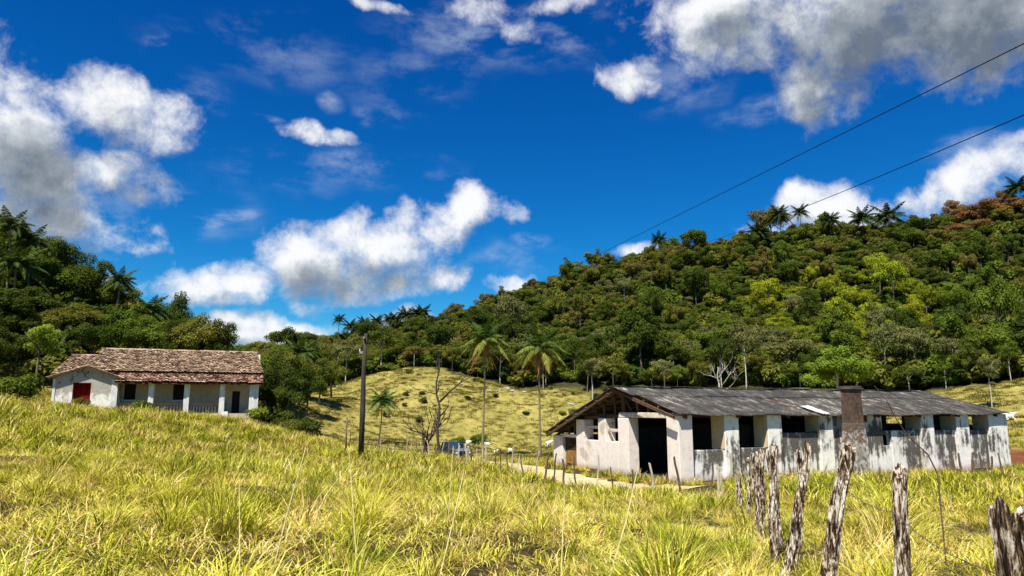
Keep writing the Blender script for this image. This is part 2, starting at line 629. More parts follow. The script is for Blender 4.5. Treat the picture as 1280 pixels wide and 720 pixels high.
def mat_tiles(name, stops, moss=0.3):
    m, T, out = new_mat(name)
    gm = T.n('ShaderNodeNewGeometry')
    v = obj_vec(T)
    f1, _ = T.noise(v, 0.7, 5, 0.6)
    f2, _ = T.noise(v, 7.0, 4, 0.6)
    r = T.math('ADD', T.math('MULTIPLY', gm.outputs['Random Per Island'], 0.62), T.math('MULTIPLY', f1, 0.38))
    c = T.ramp(r, stops)
    c = T.mix(T.mapr(f2, 0.5, 0.72, 0, moss), c, (0.05, 0.045, 0.03))
    bsdf(T, out, c, 0.9, f2, 0.4, 0.02, spec=0.15)
    return m


def mat_post():
    m, T, out = new_mat('weathered_post_wood')
    v = obj_vec(T, (1, 1, 0.10))
    v2 = obj_vec(T, (1, 1, 0.30))
    v3 = obj_vec(T)
    oi = T.n('ShaderNodeObjectInfo')
    off = T.vmath('ADD', v2, T.vmath('SCALE', (1, 1, 1), T.math('MULTIPLY', oi.outputs['Random'], 30)))
    off1 = T.vmath('ADD', v, T.vmath('SCALE', (1, 1, 1), T.math('MULTIPLY', oi.outputs['Random'], 17)))
    f1, _ = T.noise(off1, 52, 8, 0.74, 0.5)
    f2, _ = T.noise(off, 19, 8, 0.72, 0.6)
    f3, _ = T.noise(v3, 60, 4, 0.6)
    s = T.math('ADD', T.math('MULTIPLY', f2, .6), T.math('MULTIPLY', f1, .4))
    c = T.ramp(s, [(0.42, (0.008, 0.005, 0.004)), (0.475, (0.05, 0.028, 0.014)), (0.505, (0.22, 0.145, 0.08)), (0.53, (0.52, 0.43, 0.31)), (0.60, (0.84, 0.79, 0.70))])
    h = T.math('ADD', s, T.math('MULTIPLY', f3, 0.15))
    bsdf(T, out, c, 0.9, h, 0.9, 0.03, spec=0.15)
    return m


def mat_brick():
    m, T, out = new_mat('sooty_chimney_brick')
    v = obj_vec(T)
    br = T.n('ShaderNodeTexBrick')
    T.link(obj_vec(T, (1, 1, 1)), br.inputs['Vector'])
    br.inputs['Scale'].default_value = 4.0
    br.inputs['Color1'].default_value = (0.19, 0.095, 0.055, 1)
    br.inputs['Color2'].default_value = (0.10, 0.065, 0.045, 1)
    br.inputs['Mortar'].default_value = (0.14, 0.12, 0.10, 1)
    f1, _ = T.noise(v, 1.6, 7, 0.7, 0.4)
    f2, _ = T.noise(v, 6.0, 6, 0.7)
    sp = T.n('ShaderNodeSeparateXYZ')
    T.link(v, sp.inputs[0])
    soot_and_shade = T.ramp(f2, [(0.3, (0.02, 0.015, 0.012)), (0.7, (0.13, 0.09, 0.065))])
    c = T.mix(T.mapr(f1, 0.40, 0.58, 0, 0.9), br.outputs[0], soot_and_shade)
    pl = T.math('ADD', T.math('MULTIPLY', sp.outputs[2], -0.17), f1)        # plaster still clings to the lower shaft
    c = T.mix(T.mapr(pl, 0.10, 0.22, 0, 0.9), c, T.ramp(f2, [(0.36, (0.07, 0.06, 0.05)), (0.5, (0.34, 0.30, 0.25)), (0.68, (0.68, 0.65, 0.60))]))
    bsdf(T, out, c, 0.92, f2, 0.7, 0.03, spec=0.15)
    return m


M['ground'] = mat_ground()
M['road'] = mat_road()
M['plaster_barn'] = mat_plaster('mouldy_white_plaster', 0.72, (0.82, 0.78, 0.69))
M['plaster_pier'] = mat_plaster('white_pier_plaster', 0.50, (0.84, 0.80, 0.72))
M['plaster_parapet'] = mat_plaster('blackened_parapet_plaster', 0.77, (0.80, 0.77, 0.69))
M['plaster_gable'] = mat_plaster('pale_pink_plaster', 0.16, (0.74, 0.66, 0.58))
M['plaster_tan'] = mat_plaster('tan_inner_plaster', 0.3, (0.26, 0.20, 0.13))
M['plaster_reveal'] = mat_plaster('sunlit_tan_plaster', 0.15, (0.62, 0.50, 0.32))  # warm sunlight on the pier sides put into the colour
M['plaster_house'] = mat_plaster('flaking_house_plaster', 0.42, (0.80, 0.77, 0.70), streak=False, stain_z=2.9)
M['plaster_shade'] = mat_plaster('shaded_house_plaster', 0.2, (0.52, 0.43, 0.30), streak=False)  # darker copy of the house plaster, veranda shade put into its colour
M['sheet'] = mat_roof_sheet()
M['sheet_pale'] = simple('bare_pale_sheet', (0.46, 0.45, 0.41), 0.8, var=.45, scale=2.5)
M['tile'] = mat_tiles('old_grey_brown_tiles', [(0.12, (0.09, 0.055, 0.034)), (0.32, (0.20, 0.125, 0.078)), (0.52, (0.34, 0.225, 0.145)), (0.75, (0.46, 0.33, 0.22)), (0.95, (0.60, 0.47, 0.34))], .4)
M['tile_red'] = mat_tiles('red_brown_tiles', [(0.12, (0.10, 0.045, 0.03)), (0.33, (0.26, 0.125, 0.08)), (0.52, (0.42, 0.24, 0.165)), (0.75, (0.56, 0.38, 0.28)), (0.95, (0.70, 0.55, 0.44))], .35)
M['beam'] = simple('old_roof_timber', (0.085, 0.048, 0.026), 0.9, var=.5, scale=8, stretch=(1, 1, .2))
M['board'] = simple('orange_brown_lath', (0.20, 0.10, 0.042), 0.9, var=.45, scale=5)
M['beam_pale'] = simple('pale_lintel_timber', (0.55, 0.47, 0.38), 0.9, var=.35, scale=4)
M['gate'] = simple('ochre_gate_wood', (0.25, 0.135, 0.03), 0.85, var=.5, scale=5)
M['dark'] = simple('dark_room_inside', (0.02, 0.018, 0.016), 0.95, var=.3)
M['soot_and_shade'] = simple('inner_shade_plaster', (0.085, 0.072, 0.055), 0.95, var=.4)  # inner plaster darkened so the barn's interior shade lies in its colour
M['floor_earth'] = simple('trodden_barn_floor', (0.06, 0.045, 0.032), 0.95, var=.3)
M['red_paint'] = simple('faded_red_paint', (0.13, 0.006, 0.004), 0.9, spec=0.08, var=.5, scale=2, stretch=(3, 3, .5))
M['col'] = simple('white_limewash', (0.62, 0.61, 0.56), 0.9, var=.28, scale=4, stretch=(1, 1, .3))
M['rail'] = simple('grey_rail', (0.085, 0.07, 0.058), 0.9, var=.4)
M['post'] = mat_post()
M['stake'] = simple('grey_brown_stake', (0.13, 0.085, 0.05), 0.9, var=.55, scale=14, stretch=(1, 1, .15))
M['pasture'] = grass_mat('pasture_blades', [(0.0, (0.04, 0.038, 0.009)), (0.4, (0.15, 0.125, 0.025)), (0.75, (0.30, 0.245, 0.055)), (1.0, (0.48, 0.40, 0.14))], [(0.0, (0.03, 0.045, 0.008)), (0.5, (0.13, 0.14, 0.02)), (1.0, (0.30, 0.28, 0.05))], .12, .14)
M['pasture_dark'] = grass_mat('dark_pasture_blades', [(0.0, (0.025, 0.03, 0.008)), (1.0, (0.12, 0.115, 0.03))], [(0.0, (0.02, 0.035, 0.007)), (1.0, (0.10, 0.12, 0.02))], .12, .14)
M['stake_pale'] = simple('bleached_stake', (0.44, 0.38, 0.29), 0.9, var=.45, scale=14, stretch=(1, 1, .15))
M['pole'] = simple('dark_pole_timber', (0.045, 0.037, 0.027), 0.9, var=.55, scale=9, stretch=(1, 1, .12))
M['bark'] = simple('tree_bark', (0.13, 0.10, 0.07), 0.95, var=.45, scale=6, stretch=(1, 1, .3))
M['bark_pale'] = simple('pale_tree_bark', (0.42, 0.38, 0.31), 0.95, var=.35, scale=6, stretch=(1, 1, .3))
M['bark_dark'] = simple('charred_bark', (0.055, 0.042, 0.034), 0.95, var=.5, scale=6, stretch=(1, 1, .2))
M['palm_bark'] = simple('palm_bark', (0.20, 0.155, 0.10), 0.95, var=.4, scale=5, stretch=(.4, .4, 4))
M['dead_leaf'] = simple('dead_palm_leaf', (0.22, 0.095, 0.035), 0.9, var=.5, scale=2)
M['rock'] = simple('pale_rock', (0.34, 0.32, 0.25), 0.95, var=.35, scale=4, bump=.6)
M['stalk'] = simple('straw_stalk', (0.62, 0.52, 0.24), 0.8, var=.3, scale=20)
M['wire'] = simple('rusty_wire', (0.10, 0.08, 0.065), 0.6, var=.3, scale=30)
M['cable'] = simple('black_cable', (0.012, 0.012, 0.014), 1.0, spec=0.0, var=.1, bump=0.0)
M['cow'] = simple('cream_hide', (0.74, 0.71, 0.64), 0.85, var=.14, scale=2.5)
M['horn'] = simple('dark_horn', (0.06, 0.05, 0.045), 0.5, var=.2)
M['metal'] = simple('dull_fitting', (0.30, 0.30, 0.29), 0.5, var=.2, metal=.4)

# ------------------------------------------------------------------ terrain


def Pz(u, v, Y, dz=0.0):
    d = pix_ray(u, v)
    k = Y / d.y
    return (d.x * k, Y, EYE + d.z * k - dz)


CP = [
    (0, 0, 0), (0, -30, .4), (-20, 0, 1.2), (-20, -25, 1.6), (20, 0, -1.0), (20, -25, -.8), (0, 8, -.12), (3, 8, -.32), (-8, 12, .3), (-5, 6, .25), (2.5, 4, -.1),
    (5, 13, -.62), (10, 16, -1.1), (5, 20, -1.1), (0, 20, -.95), (-6, 20, -.35), (-13, 22, .15), (20, 22, -1.5), (14, 28, -1.5), (3, 28, -1.6),
    (0, 32, -1.85), (-4.2, 38, -1.85), (-10.5, 45, -1.35), (-18, 50, -.35), (-24, 58, .85), (-32, 60, 1.4), (-46, 62, 2.7), (-28, 40, 1.3), (-22, 30, .9), (-50, 70, 3.2), (-50, 40, 3.0), (-34, 70, .8), (-24, 70, .3),
    (7.5, 33, -1.6), (17, 37, -1.6), (28.8, 42, -1.6), (3, 44, -1.7), (13, 48, -1.6), (25, 52, -1.5), (38, 47, -1.0), (40, 58, -.5), (0, 45, -1.85),
    (-6, 75, -3.3), (-15, 70, -2.4), (-25, 82, -1.6), (5, 75, -3.5), (0, 100, -4.7), (0, 114, -5.2), (20, 75, -2.9), (22, 110, -3.2), (-20, 105, -3.4), (45, 78, -.6), (52, 100, 1.6), (-3, 60, -2.5),
    (-40, 100, -1.0), (-20, 124, -2.6), (0, 130, -4.2), (20, 130, -3.0),
    Pz(500, 462, 172), Pz(540, 463, 172), Pz(445, 476, 165), Pz(400, 498, 155), Pz(470, 505, 140), Pz(560, 505, 142), Pz(600, 481, 165), Pz(640, 491, 155), Pz(740, 498, 148), Pz(860, 498, 140), Pz(1000, 496, 135), Pz(1165, 492, 130), Pz(1280, 476, 118), Pz(1400, 462, 112),
    (-70, 150, 1.5), (-62, 175, 3.0), (-95, 185, 6),
    # left hill
    (-72, 100, 17.5), (-92, 112, 26), (-65, 100, 15), (-57, 100, 11), (-49, 98, 7.2), (-40, 95, 3.2), (-32, 92, .2), (-72, 76, 9), (-58, 72, 4.2), (-58, 140, 7), (-105, 165, 28), (-62, 118, 12), (-40, 112, 3.0),
    # right side
    (62, 42, -.6), (60, 18, -1.6), (95, 62, 2.2), (140, 150, 16), (90, 150, 12),
]
RIDGE = [(260, 447), (330, 437), (400, 424), (480, 409), (560, 393), (620, 373), (700, 344), (800, 317), (900, 300), (1000, 287), (1100, 283), (1180, 268), (1280, 246), (1400, 225), (1550, 250)]
for (u, v) in RIDGE:
    x, y, z = Pz(u, v, 330, 7.5)
    CP.append((x, y, z))
    CP.append((x * 1.2, 410, z * .9))
    CP.append((x * 1.6, 560, z * .55))
    if u > 300:
        m = 0.36 if u > 600 else 0.40
        CP.append((x * .74, 245, z * m + 3))
CP += [(-170, 200, 22), (-190, 330, 24), (-160, 80, 34), (-150, -20, 14), (150, -20, -1), (160, 60, 6), (0, -80, 1), (230, 150, 30), (330, 250, 66)]
CP = np.array(CP, float)


def tps_fit(P):
    n = len(P)
    s = 100.0
    X = P[:, :2] / s
    d2 = ((X[:, None] - X[None]) ** 2).sum(-1)
    K = np.where(d2 > 0, d2 * np.log(d2 + 1e-12) * .5, 0) + np.eye(n) * 1e-4
    Q = np.hstack([np.ones((n, 1)), X])
    A = np.zeros((n + 3, n + 3))
    A[:n, :n], A[:n, n:], A[n:, :n] = K, Q, Q.T
    return X, np.linalg.solve(A, np.r_[P[:, 2], 0, 0, 0]), s


_X, _W, _S = tps_fit(CP)


def tps(x, y):
    x = np.clip(np.asarray(x, float), -260, 380) / _S
    y = np.clip(np.asarray(y, float), -80, 600) / _S
    q = np.stack([x.ravel(), y.ravel()], 1)
    d2 = ((q[:, None] - _X[None]) ** 2).sum(-1)
    r = (d2 * np.log(d2 + 1e-12) * .5) @ _W[:-3] + _W[-3] + q @ _W[-2:]
    return r.reshape(x.shape)


def axis(a, b, fine, lim, grow):
    """coordinates from a to b with spacing `fine` inside +-lim round the camera, growing outwards"""
    o = [0.0]
    while o[-1] < b:
        o.append(o[-1] + fine * (1 + max(0, o[-1] - lim) * grow))
    n = [0.0]
    while n[-1] > a:
        n.append(n[-1] - fine * (1 + max(0, -n[-1] - lim) * grow))
    return np.array(sorted(set(n[1:] + o)))


GX = axis(-2500, 2500, 0.8, 40, .02)
GY = axis(-900, 4000, 0.8, 70, .015)


def bumps(x, y):
    return (0.10 * np.sin(x * .9 + 1.3 * np.sin(y * .5)) * np.cos(y * .8 + .6 * np.sin(x * .4))
            + .06 * np.sin(x * 2.1 + y * 1.3) * np.sin(y * 1.9 - x * .7))


XX, YY = np.meshgrid(GX, GY)
ZZ = np.vstack([tps(XX[i:i + 20], YY[i:i + 20]) for i in range(0, len(GY), 20)])
far = np.clip((np.hypot(XX, YY - 150) - 420) / 500, 0, 1)
ZZ = ZZ * (1 - far) + 10 * far
flat = np.exp(-(((XX - 16) / 16) ** 2 + ((YY - 42) / 11) ** 2) ** 2)
hill = np.clip((np.hypot(XX, YY) - 85) / 20, 0, 1) * np.clip((230 - YY) / 30, 0, 1)
ZZ = ZZ + hill * (.45 * np.sin(XX * .21 + 1.5 * np.sin(YY * .13)) * np.sin(YY * .26 + .9 * np.sin(XX * .11)) + .22 * np.sin(YY * 1.05 + 1.2 * np.sin(XX * .2)) )
ZZ = ZZ + bumps(XX, YY) * (1 - flat) * np.clip(np.hypot(XX, YY) / 4, 0, 1)
ZZ = ZZ * (1 - flat) + (-1.62) * flat


def ground(x, y):
    x = np.asarray(x, float)
    y = np.asarray(y, float)
    i = np.clip(np.searchsorted(GX, x) - 1, 0, len(GX) - 2)
    j = np.clip(np.searchsorted(GY, y) - 1, 0, len(GY) - 2)
    tx = np.clip((x - GX[i]) / (GX[i + 1] - GX[i]), 0, 1)
    ty = np.clip((y - GY[j]) / (GY[j + 1] - GY[j]), 0, 1)
    return (ZZ[j, i] * (1 - tx) + ZZ[j, i + 1] * tx) * (1 - ty) + (ZZ[j + 1, i] * (1 - tx) + ZZ[j + 1, i + 1] * tx) * ty


def gz(x, y):
    return float(ground(x, y))


def hit(u, v, y0=3.0, y1=600.0):
    """where the line of sight through a photo pixel meets the terrain"""
    d = pix_ray(u, v)
    ys = np.linspace(y0, y1, 6000)
    k = ys / d.y
    below = (EYE + d.z * k) < ground(d.x * k, ys)
    i = int(np.argmax(below)) if below.any() else len(ys) - 1
    return d.x * k[i], ys[i], gz(d.x * k[i], ys[i])


def proj(x, y, z):
    c, s = math.cos(PITCH), math.sin(PITCH)
    z = z - EYE
    d = y * c + z * s
    return 640 + FPX * x / d, 360 - FPX * (-y * s + z * c) / d, d


ROAD = np.array([(7.2, 30.3), (5.4, 32.0), (3.9, 34.2), (2.4, 38), (.7, 43), (-1.3, 51), (-3.4, 62), (-5.6, 74), (-6.2, 80)])


def spline(P, n):
    P = [Vector(p).to_3d() for p in P]
    out = []
    for i in range(len(P) - 1):
        a, b, c, d = P[max(i - 1, 0)], P[i], P[i + 1], P[min(i + 2, len(P) - 1)]
        for k in range(n):
            t = k / n
            out.append(.5 * ((2 * b) + (c - a) * t + (2 * a - 5 * b + 4 * c - d) * t * t + (3 * b - a - 3 * c + d) * t ** 3))
    out.append(P[-1])
    return out


road_pts = np.array([(p.x, p.y) for p in spline([tuple(p) for p in ROAD], 14)])


def dist_road(x, y):
    d = np.full(np.shape(x), 1e9)
    for a, b in road_pts[::3]:
        d = np.minimum(d, np.hypot(x - a, y - b))
    return d


def forest_edge(x):
    """world y of the lower edge of the wood on the big hill"""
    return np.interp(x, [-130, -75, -58, -45, -30, -18, -7, 5, 17, 40, 60, 76, 86, 100, 140, 250],
                    [165, 150, 158, 166, 172, 175, 168, 158, 151, 142, 136, 131, 121, 118, 112, 110])


def zones(x, y):
    past = np.clip((np.hypot(x, y) - 52) / 20, 0, 1) * 1.0
    past = np.maximum(past, np.clip((x - 26) / 8, 0, 1) * np.clip((y - 44) / 6, 0, 1))
    forest = np.clip((y - forest_edge(x) + 2) / 5, 0, 1)
    lefth = np.clip((-x - 46 + (y - 70) * -.15) / 4, 0, 1) * np.clip((y - 68) / 6, 0, 1)
    lefth = np.maximum(lefth, np.clip((-x - .285 * y - 2) / 3, 0, 1) * np.clip((y - 84) / 5, 0, 1) * np.clip((150 - y) / 10, 0, 1))
    forest = np.maximum(forest, lefth)
    red = np.exp(-(((x - 33.5) / 4.2) ** 2 + ((y - 46.5) / 4.0) ** 2)) * 1.6
    red = np.maximum(red, np.exp(-(((x - 25) / 5) ** 2 + ((y - 38.9) / 1.0) ** 2)) * .6)
    return past, forest, np.clip(red, 0, 1)


def build_terrain():
    ny, nx = XX.shape
    V = np.stack([XX.ravel(), YY.ravel(), ZZ.ravel()], 1)
    i = np.arange(ny - 1)[:, None] * nx + np.arange(nx - 1)[None]
    F = np.stack([i, i + 1, i + nx + 1, i + nx], -1).reshape(-1, 4)
    me = np_mesh('ground', V, F, M['ground'])
    at = me.attributes.new('zone', 'FLOAT_VECTOR', 'POINT')
    z = np.stack(zones(V[:, 0], V[:, 1]), 1)
    at.data.foreach_set('vector', z.astype(np.float32).ravel())
    me.polygons.foreach_set('use_smooth', [True] * len(F))
    tag(link_mesh('ground', me), kind='structure')
    # dirt track
    mb = MB()
    vs, fs = [], []
    W = 7
    for k, (x, y) in enumerate(road_pts):
        a = road_pts[max(k - 1, 0)]
        b = road_pts[min(k + 1, len(road_pts) - 1)]
        t = (b - a) / np.linalg.norm(b - a)
        nrm = np.array((t[1], -t[0]))
        hw = (1.1 + .22 * math.sin(k * .8) + (0.5 if k < 14 else 0))
        for j in range(W):
            q = (j / (W - 1) * 2 - 1)
            px, py = x + nrm[0] * q * hw, y + nrm[1] * q * hw
            vs.append((px, py, gz(px, py) + 0.05 - 0.03 * abs(q)))
        if k:
            for j in range(W - 1):
                o = (k - 1) * W + j
                fs.append((o, o + 1, o + W + 1, o + W))
    mb.add(vs, fs)
    tag(mb.build('dirt_track', M['road'], smooth=True), kind='structure')


build_terrain()

# ------------------------------------------------------------------ barn
BARN = Vector((7.5, 33.0, -1.55))
BA = math.atan2(9, 21.3)
BL, BD = 22.5, 12.9              # length, depth
EAVE, RIDGE_H, RIDGE_Y, BACK_H = 3.03, 4.28, 4.93, 1.78


def roof_z(y):
    return EAVE + (RIDGE_H - EAVE) * y / RIDGE_Y if y < RIDGE_Y else RIDGE_H + (BACK_H - RIDGE_H) * (y - RIDGE_Y) / (BD - RIDGE_Y)


def corrugated(x0, x1, y0, y1, dz=0.0, sag=0.0, thick=0.02, step=.045, period=.18, amp=.015, slant=0.0):
    nx = max(4, int((x1 - x0) / step))
    ny = 9
    xs = np.linspace(x0, x1, nx + 1)
    ys = np.linspace(y0, y1, ny + 1)
    X, Y = np.meshgrid(xs, ys)
    X = x0 + (X - x0) * (1 - slant * np.clip(Y / RIDGE_Y, 0, 1) / (x1 - x0))
    Z = np.vectorize(roof_z)(Y) + dz + amp * np.sin(X * 2 * math.pi / period)
    Z = Z - sag * np.sin((X - x0) / (x1 - x0) * math.pi) + .03 * np.sin(X * 1.1 + 2) + .02 * np.sin(X * 2.7 + Y)
    # overlapping sheet rows
    row = np.floor((Y - y0) / (y1 - y0) * 3 - 1e-6)
    Z = Z + .012 * (row if y1 > RIDGE_Y else row)
    V = np.stack([X.ravel(), Y.ravel(), Z.ravel()], 1)
    n = nx + 1
    i = np.arange(ny)[:, None] * n + np.arange(nx)[None]
    F = np.stack([i, i + 1, i + n + 1, i + n], -1).reshape(-1, 4)
    V2 = V.copy()
    V2[:, 2] -= thick
    o = len(V)
    edge = []
    top = list(range(n))
    bot = [ny * n + k for k in range(n)]
    lef = [k * n for k in range(ny + 1)]
    rig = [k * n + nx for k in range(ny + 1)]
    for L in (top, bot, lef, rig):
        for a, b in zip(L[:-1], L[1:]):
            edge.append((a, b, b + o, a + o))
    return np.vstack([V, V2]), np.vstack([F, F[:, ::-1] + o, np.array(edge)])


def build_barn():
    b = empty('barn', BARN, BA)
    tag(b, 'long derelict white barn with mouldy walls and dark grey sheet roof', 'barn')
    j = .012

    def wallpart(name, boxes, mat, bev=.03):
        m = MB()
        for q in boxes:
            m.box(*q, jit=j)
        return m.build(name, mat, b, bevel=bev)
    D = 0.62
    H = EAVE - .08
    # front: piers
    for (x0, x1) in ((0, .77), (2.56, 3.39), (5.10, 5.98), (8.38, 9.25), (15.52, 16.5), (18.28, 19.29), (20.94, 22.5)):
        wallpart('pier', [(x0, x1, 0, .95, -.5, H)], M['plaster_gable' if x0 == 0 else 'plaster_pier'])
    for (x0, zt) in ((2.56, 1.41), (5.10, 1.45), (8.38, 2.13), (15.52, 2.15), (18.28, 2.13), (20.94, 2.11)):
        wallpart('reveal', [(x0 - .028, x0 - .004, .02, .94, zt, H - .02)], M['plaster_reveal'], 0)  # thin slabs added to the pier sides to carry the sunlit tone
    # the parapets between piers, a little behind the pier faces
    g = .16
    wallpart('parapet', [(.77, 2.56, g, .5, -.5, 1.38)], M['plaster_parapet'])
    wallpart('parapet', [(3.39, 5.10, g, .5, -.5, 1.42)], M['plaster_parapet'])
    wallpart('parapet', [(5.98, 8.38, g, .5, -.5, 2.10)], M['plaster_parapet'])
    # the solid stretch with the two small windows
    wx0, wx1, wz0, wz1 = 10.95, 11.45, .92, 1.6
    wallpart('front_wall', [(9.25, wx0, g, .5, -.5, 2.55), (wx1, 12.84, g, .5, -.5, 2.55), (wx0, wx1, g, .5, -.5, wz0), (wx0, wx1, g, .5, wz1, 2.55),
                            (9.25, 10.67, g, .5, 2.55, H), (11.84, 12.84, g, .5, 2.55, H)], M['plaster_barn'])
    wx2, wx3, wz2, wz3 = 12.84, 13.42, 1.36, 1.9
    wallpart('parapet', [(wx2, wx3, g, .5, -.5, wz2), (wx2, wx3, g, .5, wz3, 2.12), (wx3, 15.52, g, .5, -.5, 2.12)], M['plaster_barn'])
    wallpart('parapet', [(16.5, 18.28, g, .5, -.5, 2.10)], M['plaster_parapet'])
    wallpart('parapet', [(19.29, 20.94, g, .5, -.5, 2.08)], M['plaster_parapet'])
    # dark strip painting the shadow at the base of the front wall
    wallpart('base_shadow_strip', [(-.06, 10.5, -.07, .06, -.9, -.02)], M['rail'])
    # gable end (facing the track)
    t = .62
    wallpart('gable_wall', [(0, t, 4.25, 5.25, -.5, 2.78), (0, t, 5.25, 6.5, -.5, 1.55), (0, t, 6.5, 7.32, -.5, 2.74),
                            (.1, t, 7.32, 8.88, -.5, 1.55), (0, t, 8.88, 9.85, -.5, 2.66)], M['plaster_gable'])
    wallpart('gable_pier', [(0, .5, 11.6, 12.8, -.5, 1.68)], M['plaster_gable'])
    wallpart('gate_lintel', [(0, .3, 9.86, 11.59, 1.62, 1.78)], M['plaster_gable'])
    # window reveals in the gable: sill bars
    m = MB()
    m.box(.12, .22, 5.25, 6.5, 2.05, 2.2, jit=.02)
    m.build('window_bar', M['beam_pale'], b)
    m = MB()
    m.box(.12, .22, 7.32, 8.88, 2.18, 2.32, jit=.02)
    m.build('window_bar', M['beam_pale'], b)
    # lintel over the big doorway and gable tie beam
    m = MB()
    m.box(.05, .5, .1, 5.2, H - .14, H + .1, jit=.03)
    m.build('lintel', M['beam_pale'], b, bevel=.02)
    m = MB()
    m.beam((.25, 5.2, 2.86), (.25, 8.9, 2.74), .2, .14, .02)
    m.beam((.25, 8.9, 2.72), (.25, 10.2, 2.6), .16, .12, .02)
    m.build('tie_beam', M['beam'], b)
    # gable posts and rafters
    for (y, w) in ((1.6, .1), (2.7, .14), (3.6, .12), (4.9, .2), (5.8, .1), (6.9, .12), (7.9, .1), (9.2, .1), (10.3, .12), (11.1, .1), (11.9, .1)):
        z0 = 2.85 if y < 8.9 else (2.6 if y < 10 else 1.7)
        if roof_z(y) - .2 > z0 + .1:
            m = MB()
            m.beam((.22, y, z0), (.2, y + random.uniform(-.08, .08), roof_z(y) - .1), w, w, .01)
            m.build('gable_post', M['beam'], b)
    m = MB()
    m.beam((.22, 4.0, 2.95), (.22, 4.85, 3.8), .08, .08, .01)
    m.build('brace', M['beam'], b)
    rx = [-.38, .3, 3.3, 6.3, 9.3, 12.3, 15.3, 18.3, 21.4]
    for x in rx:
        m = MB()
        m.beam((x, -.2, roof_z(-.2) - .12), (x, RIDGE_Y, RIDGE_H - .1), .1, .14, .01)
        m.beam((x, RIDGE_Y, RIDGE_H - .1), (x, BD + .05, roof_z(BD + .05) - .12), .1, .14, .01)
        if x > 0:
            m.beam((x, .3, EAVE - .12), (x, 8.9, 2.86), .14, .16, .01)
            m.beam((x, RIDGE_Y, EAVE - .1), (x, RIDGE_Y, RIDGE_H - .1), .14, .14, .01)
        m.build('rafter', M['beam'], b)
    m = MB()
    for y in np.arange(RIDGE_Y + .6, BD + .2, 1.15):
        m.beam((-.45, y, roof_z(y) - .05), (BL - .7, y, roof_z(y) - .05), .2, .07, .0)
    for y in (.2, 1.4, 2.6, 3.8, 4.7):
        m.beam((-.12, y, roof_z(y) - .05), (BL - .02 - .75 * y / RIDGE_Y, y, roof_z(y) - .05), .12, .06, .0)
    m.build('purlin', M['board'], b)
    # roof: back slope, lower front slope, upper front sheet that overhangs further
    V, F = corrugated(-.5, BL + .15, RIDGE_Y - .05, BD + .12, .05, slant=.75)
    link_mesh('back_roof', np_mesh('back_roof', V, F, M['sheet']), b)
    V, F = corrugated(-.15, BL + .15, -.26, RIDGE_Y * .66, .03, .05, slant=.75)
    link_mesh('front_roof', np_mesh('front_roof', V, F, M['sheet']), b)
    V, F = corrugated(-.55, BL + .15, RIDGE_Y * .62, RIDGE_Y + .12, .085, .03, slant=.75)
    link_mesh('front_roof', np_mesh('front_roof', V, F, M['sheet']), b)
    # ridge cap
    m = MB()
    x = -.6
    while x < BL - 1.7:
        L = 1.1
        dz = random.uniform(-.01, .02)
        if True:
            m.beam((x, RIDGE_Y - .14, RIDGE_H + .10 + dz), (x + L, RIDGE_Y - .14, RIDGE_H + .10 + dz), .34, .03, .012)
        x += L
    m.build('ridge_cap', M['sheet'], b)
    # replaced pale sheet near the eave by the chimney
    V, F = corrugated(8.4, 8.95, -.25, 1.2, .085)
    tag(link_mesh('replaced_sheet', np_mesh('replaced_sheet', V, F, M['sheet_pale']), b), 'pale newer roof sheet at the eave')
    # timber rail along the eave
    m = MB()
    m.beam((0, .4, H + .0), (BL, .4, H + .0), .2, .12, .0)
    m.build('wall_plate', M['beam'], b)
    # back wall with openings, right gable, floor and inner cross walls
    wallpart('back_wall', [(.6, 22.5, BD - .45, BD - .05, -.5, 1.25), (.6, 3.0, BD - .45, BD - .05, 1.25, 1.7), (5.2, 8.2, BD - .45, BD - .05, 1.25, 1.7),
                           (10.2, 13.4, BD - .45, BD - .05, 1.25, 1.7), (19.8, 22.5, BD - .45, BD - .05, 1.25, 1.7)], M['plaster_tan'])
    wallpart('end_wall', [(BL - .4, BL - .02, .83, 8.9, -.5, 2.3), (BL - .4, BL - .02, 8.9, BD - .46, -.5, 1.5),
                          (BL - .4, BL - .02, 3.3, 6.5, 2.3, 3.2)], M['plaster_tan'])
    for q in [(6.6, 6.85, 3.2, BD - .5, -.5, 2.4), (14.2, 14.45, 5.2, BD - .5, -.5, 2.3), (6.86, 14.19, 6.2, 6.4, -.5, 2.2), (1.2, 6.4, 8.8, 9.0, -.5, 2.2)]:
        wallpart('inner_wall', [q], M['soot_and_shade'])
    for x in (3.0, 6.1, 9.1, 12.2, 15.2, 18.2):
        wallpart('inner_pillar', [(x, x + .4, 4.7, 5.1, -.5, EAVE)], M['soot_and_shade'])
    m = MB()
    m.box(.02, BL - .02, .05, BD - .05, -.6, .02)
    m.build('floor', M['floor_earth'], b)
    # lower gate of the lean-to
    gate = MB()
    gate.box(.2, .25, 9.95, 11.55, .1, .85)
    go = gate.build('gate', M['gate'], b)
    gate = MB()
    for y in np.linspace(9.97, 11.53, 8):
        gate.box(.2, .25, y - .035, y + .035, .85, 1.55)
    gate.box(.19, .26, 9.95, 11.55, 1.15, 1.22)
    gate.box(.19, .26, 9.95, 11.55, 1.5, 1.58)
    gate.build('slatted_top', M['beam'], go)
    # brown shutter board in the high opening beside the chimney
    m = MB()
    m.box(11.1, 11.84, .2, .25, 2.56, H)
    m.build('shutter', M['beam'], b)


build_barn()


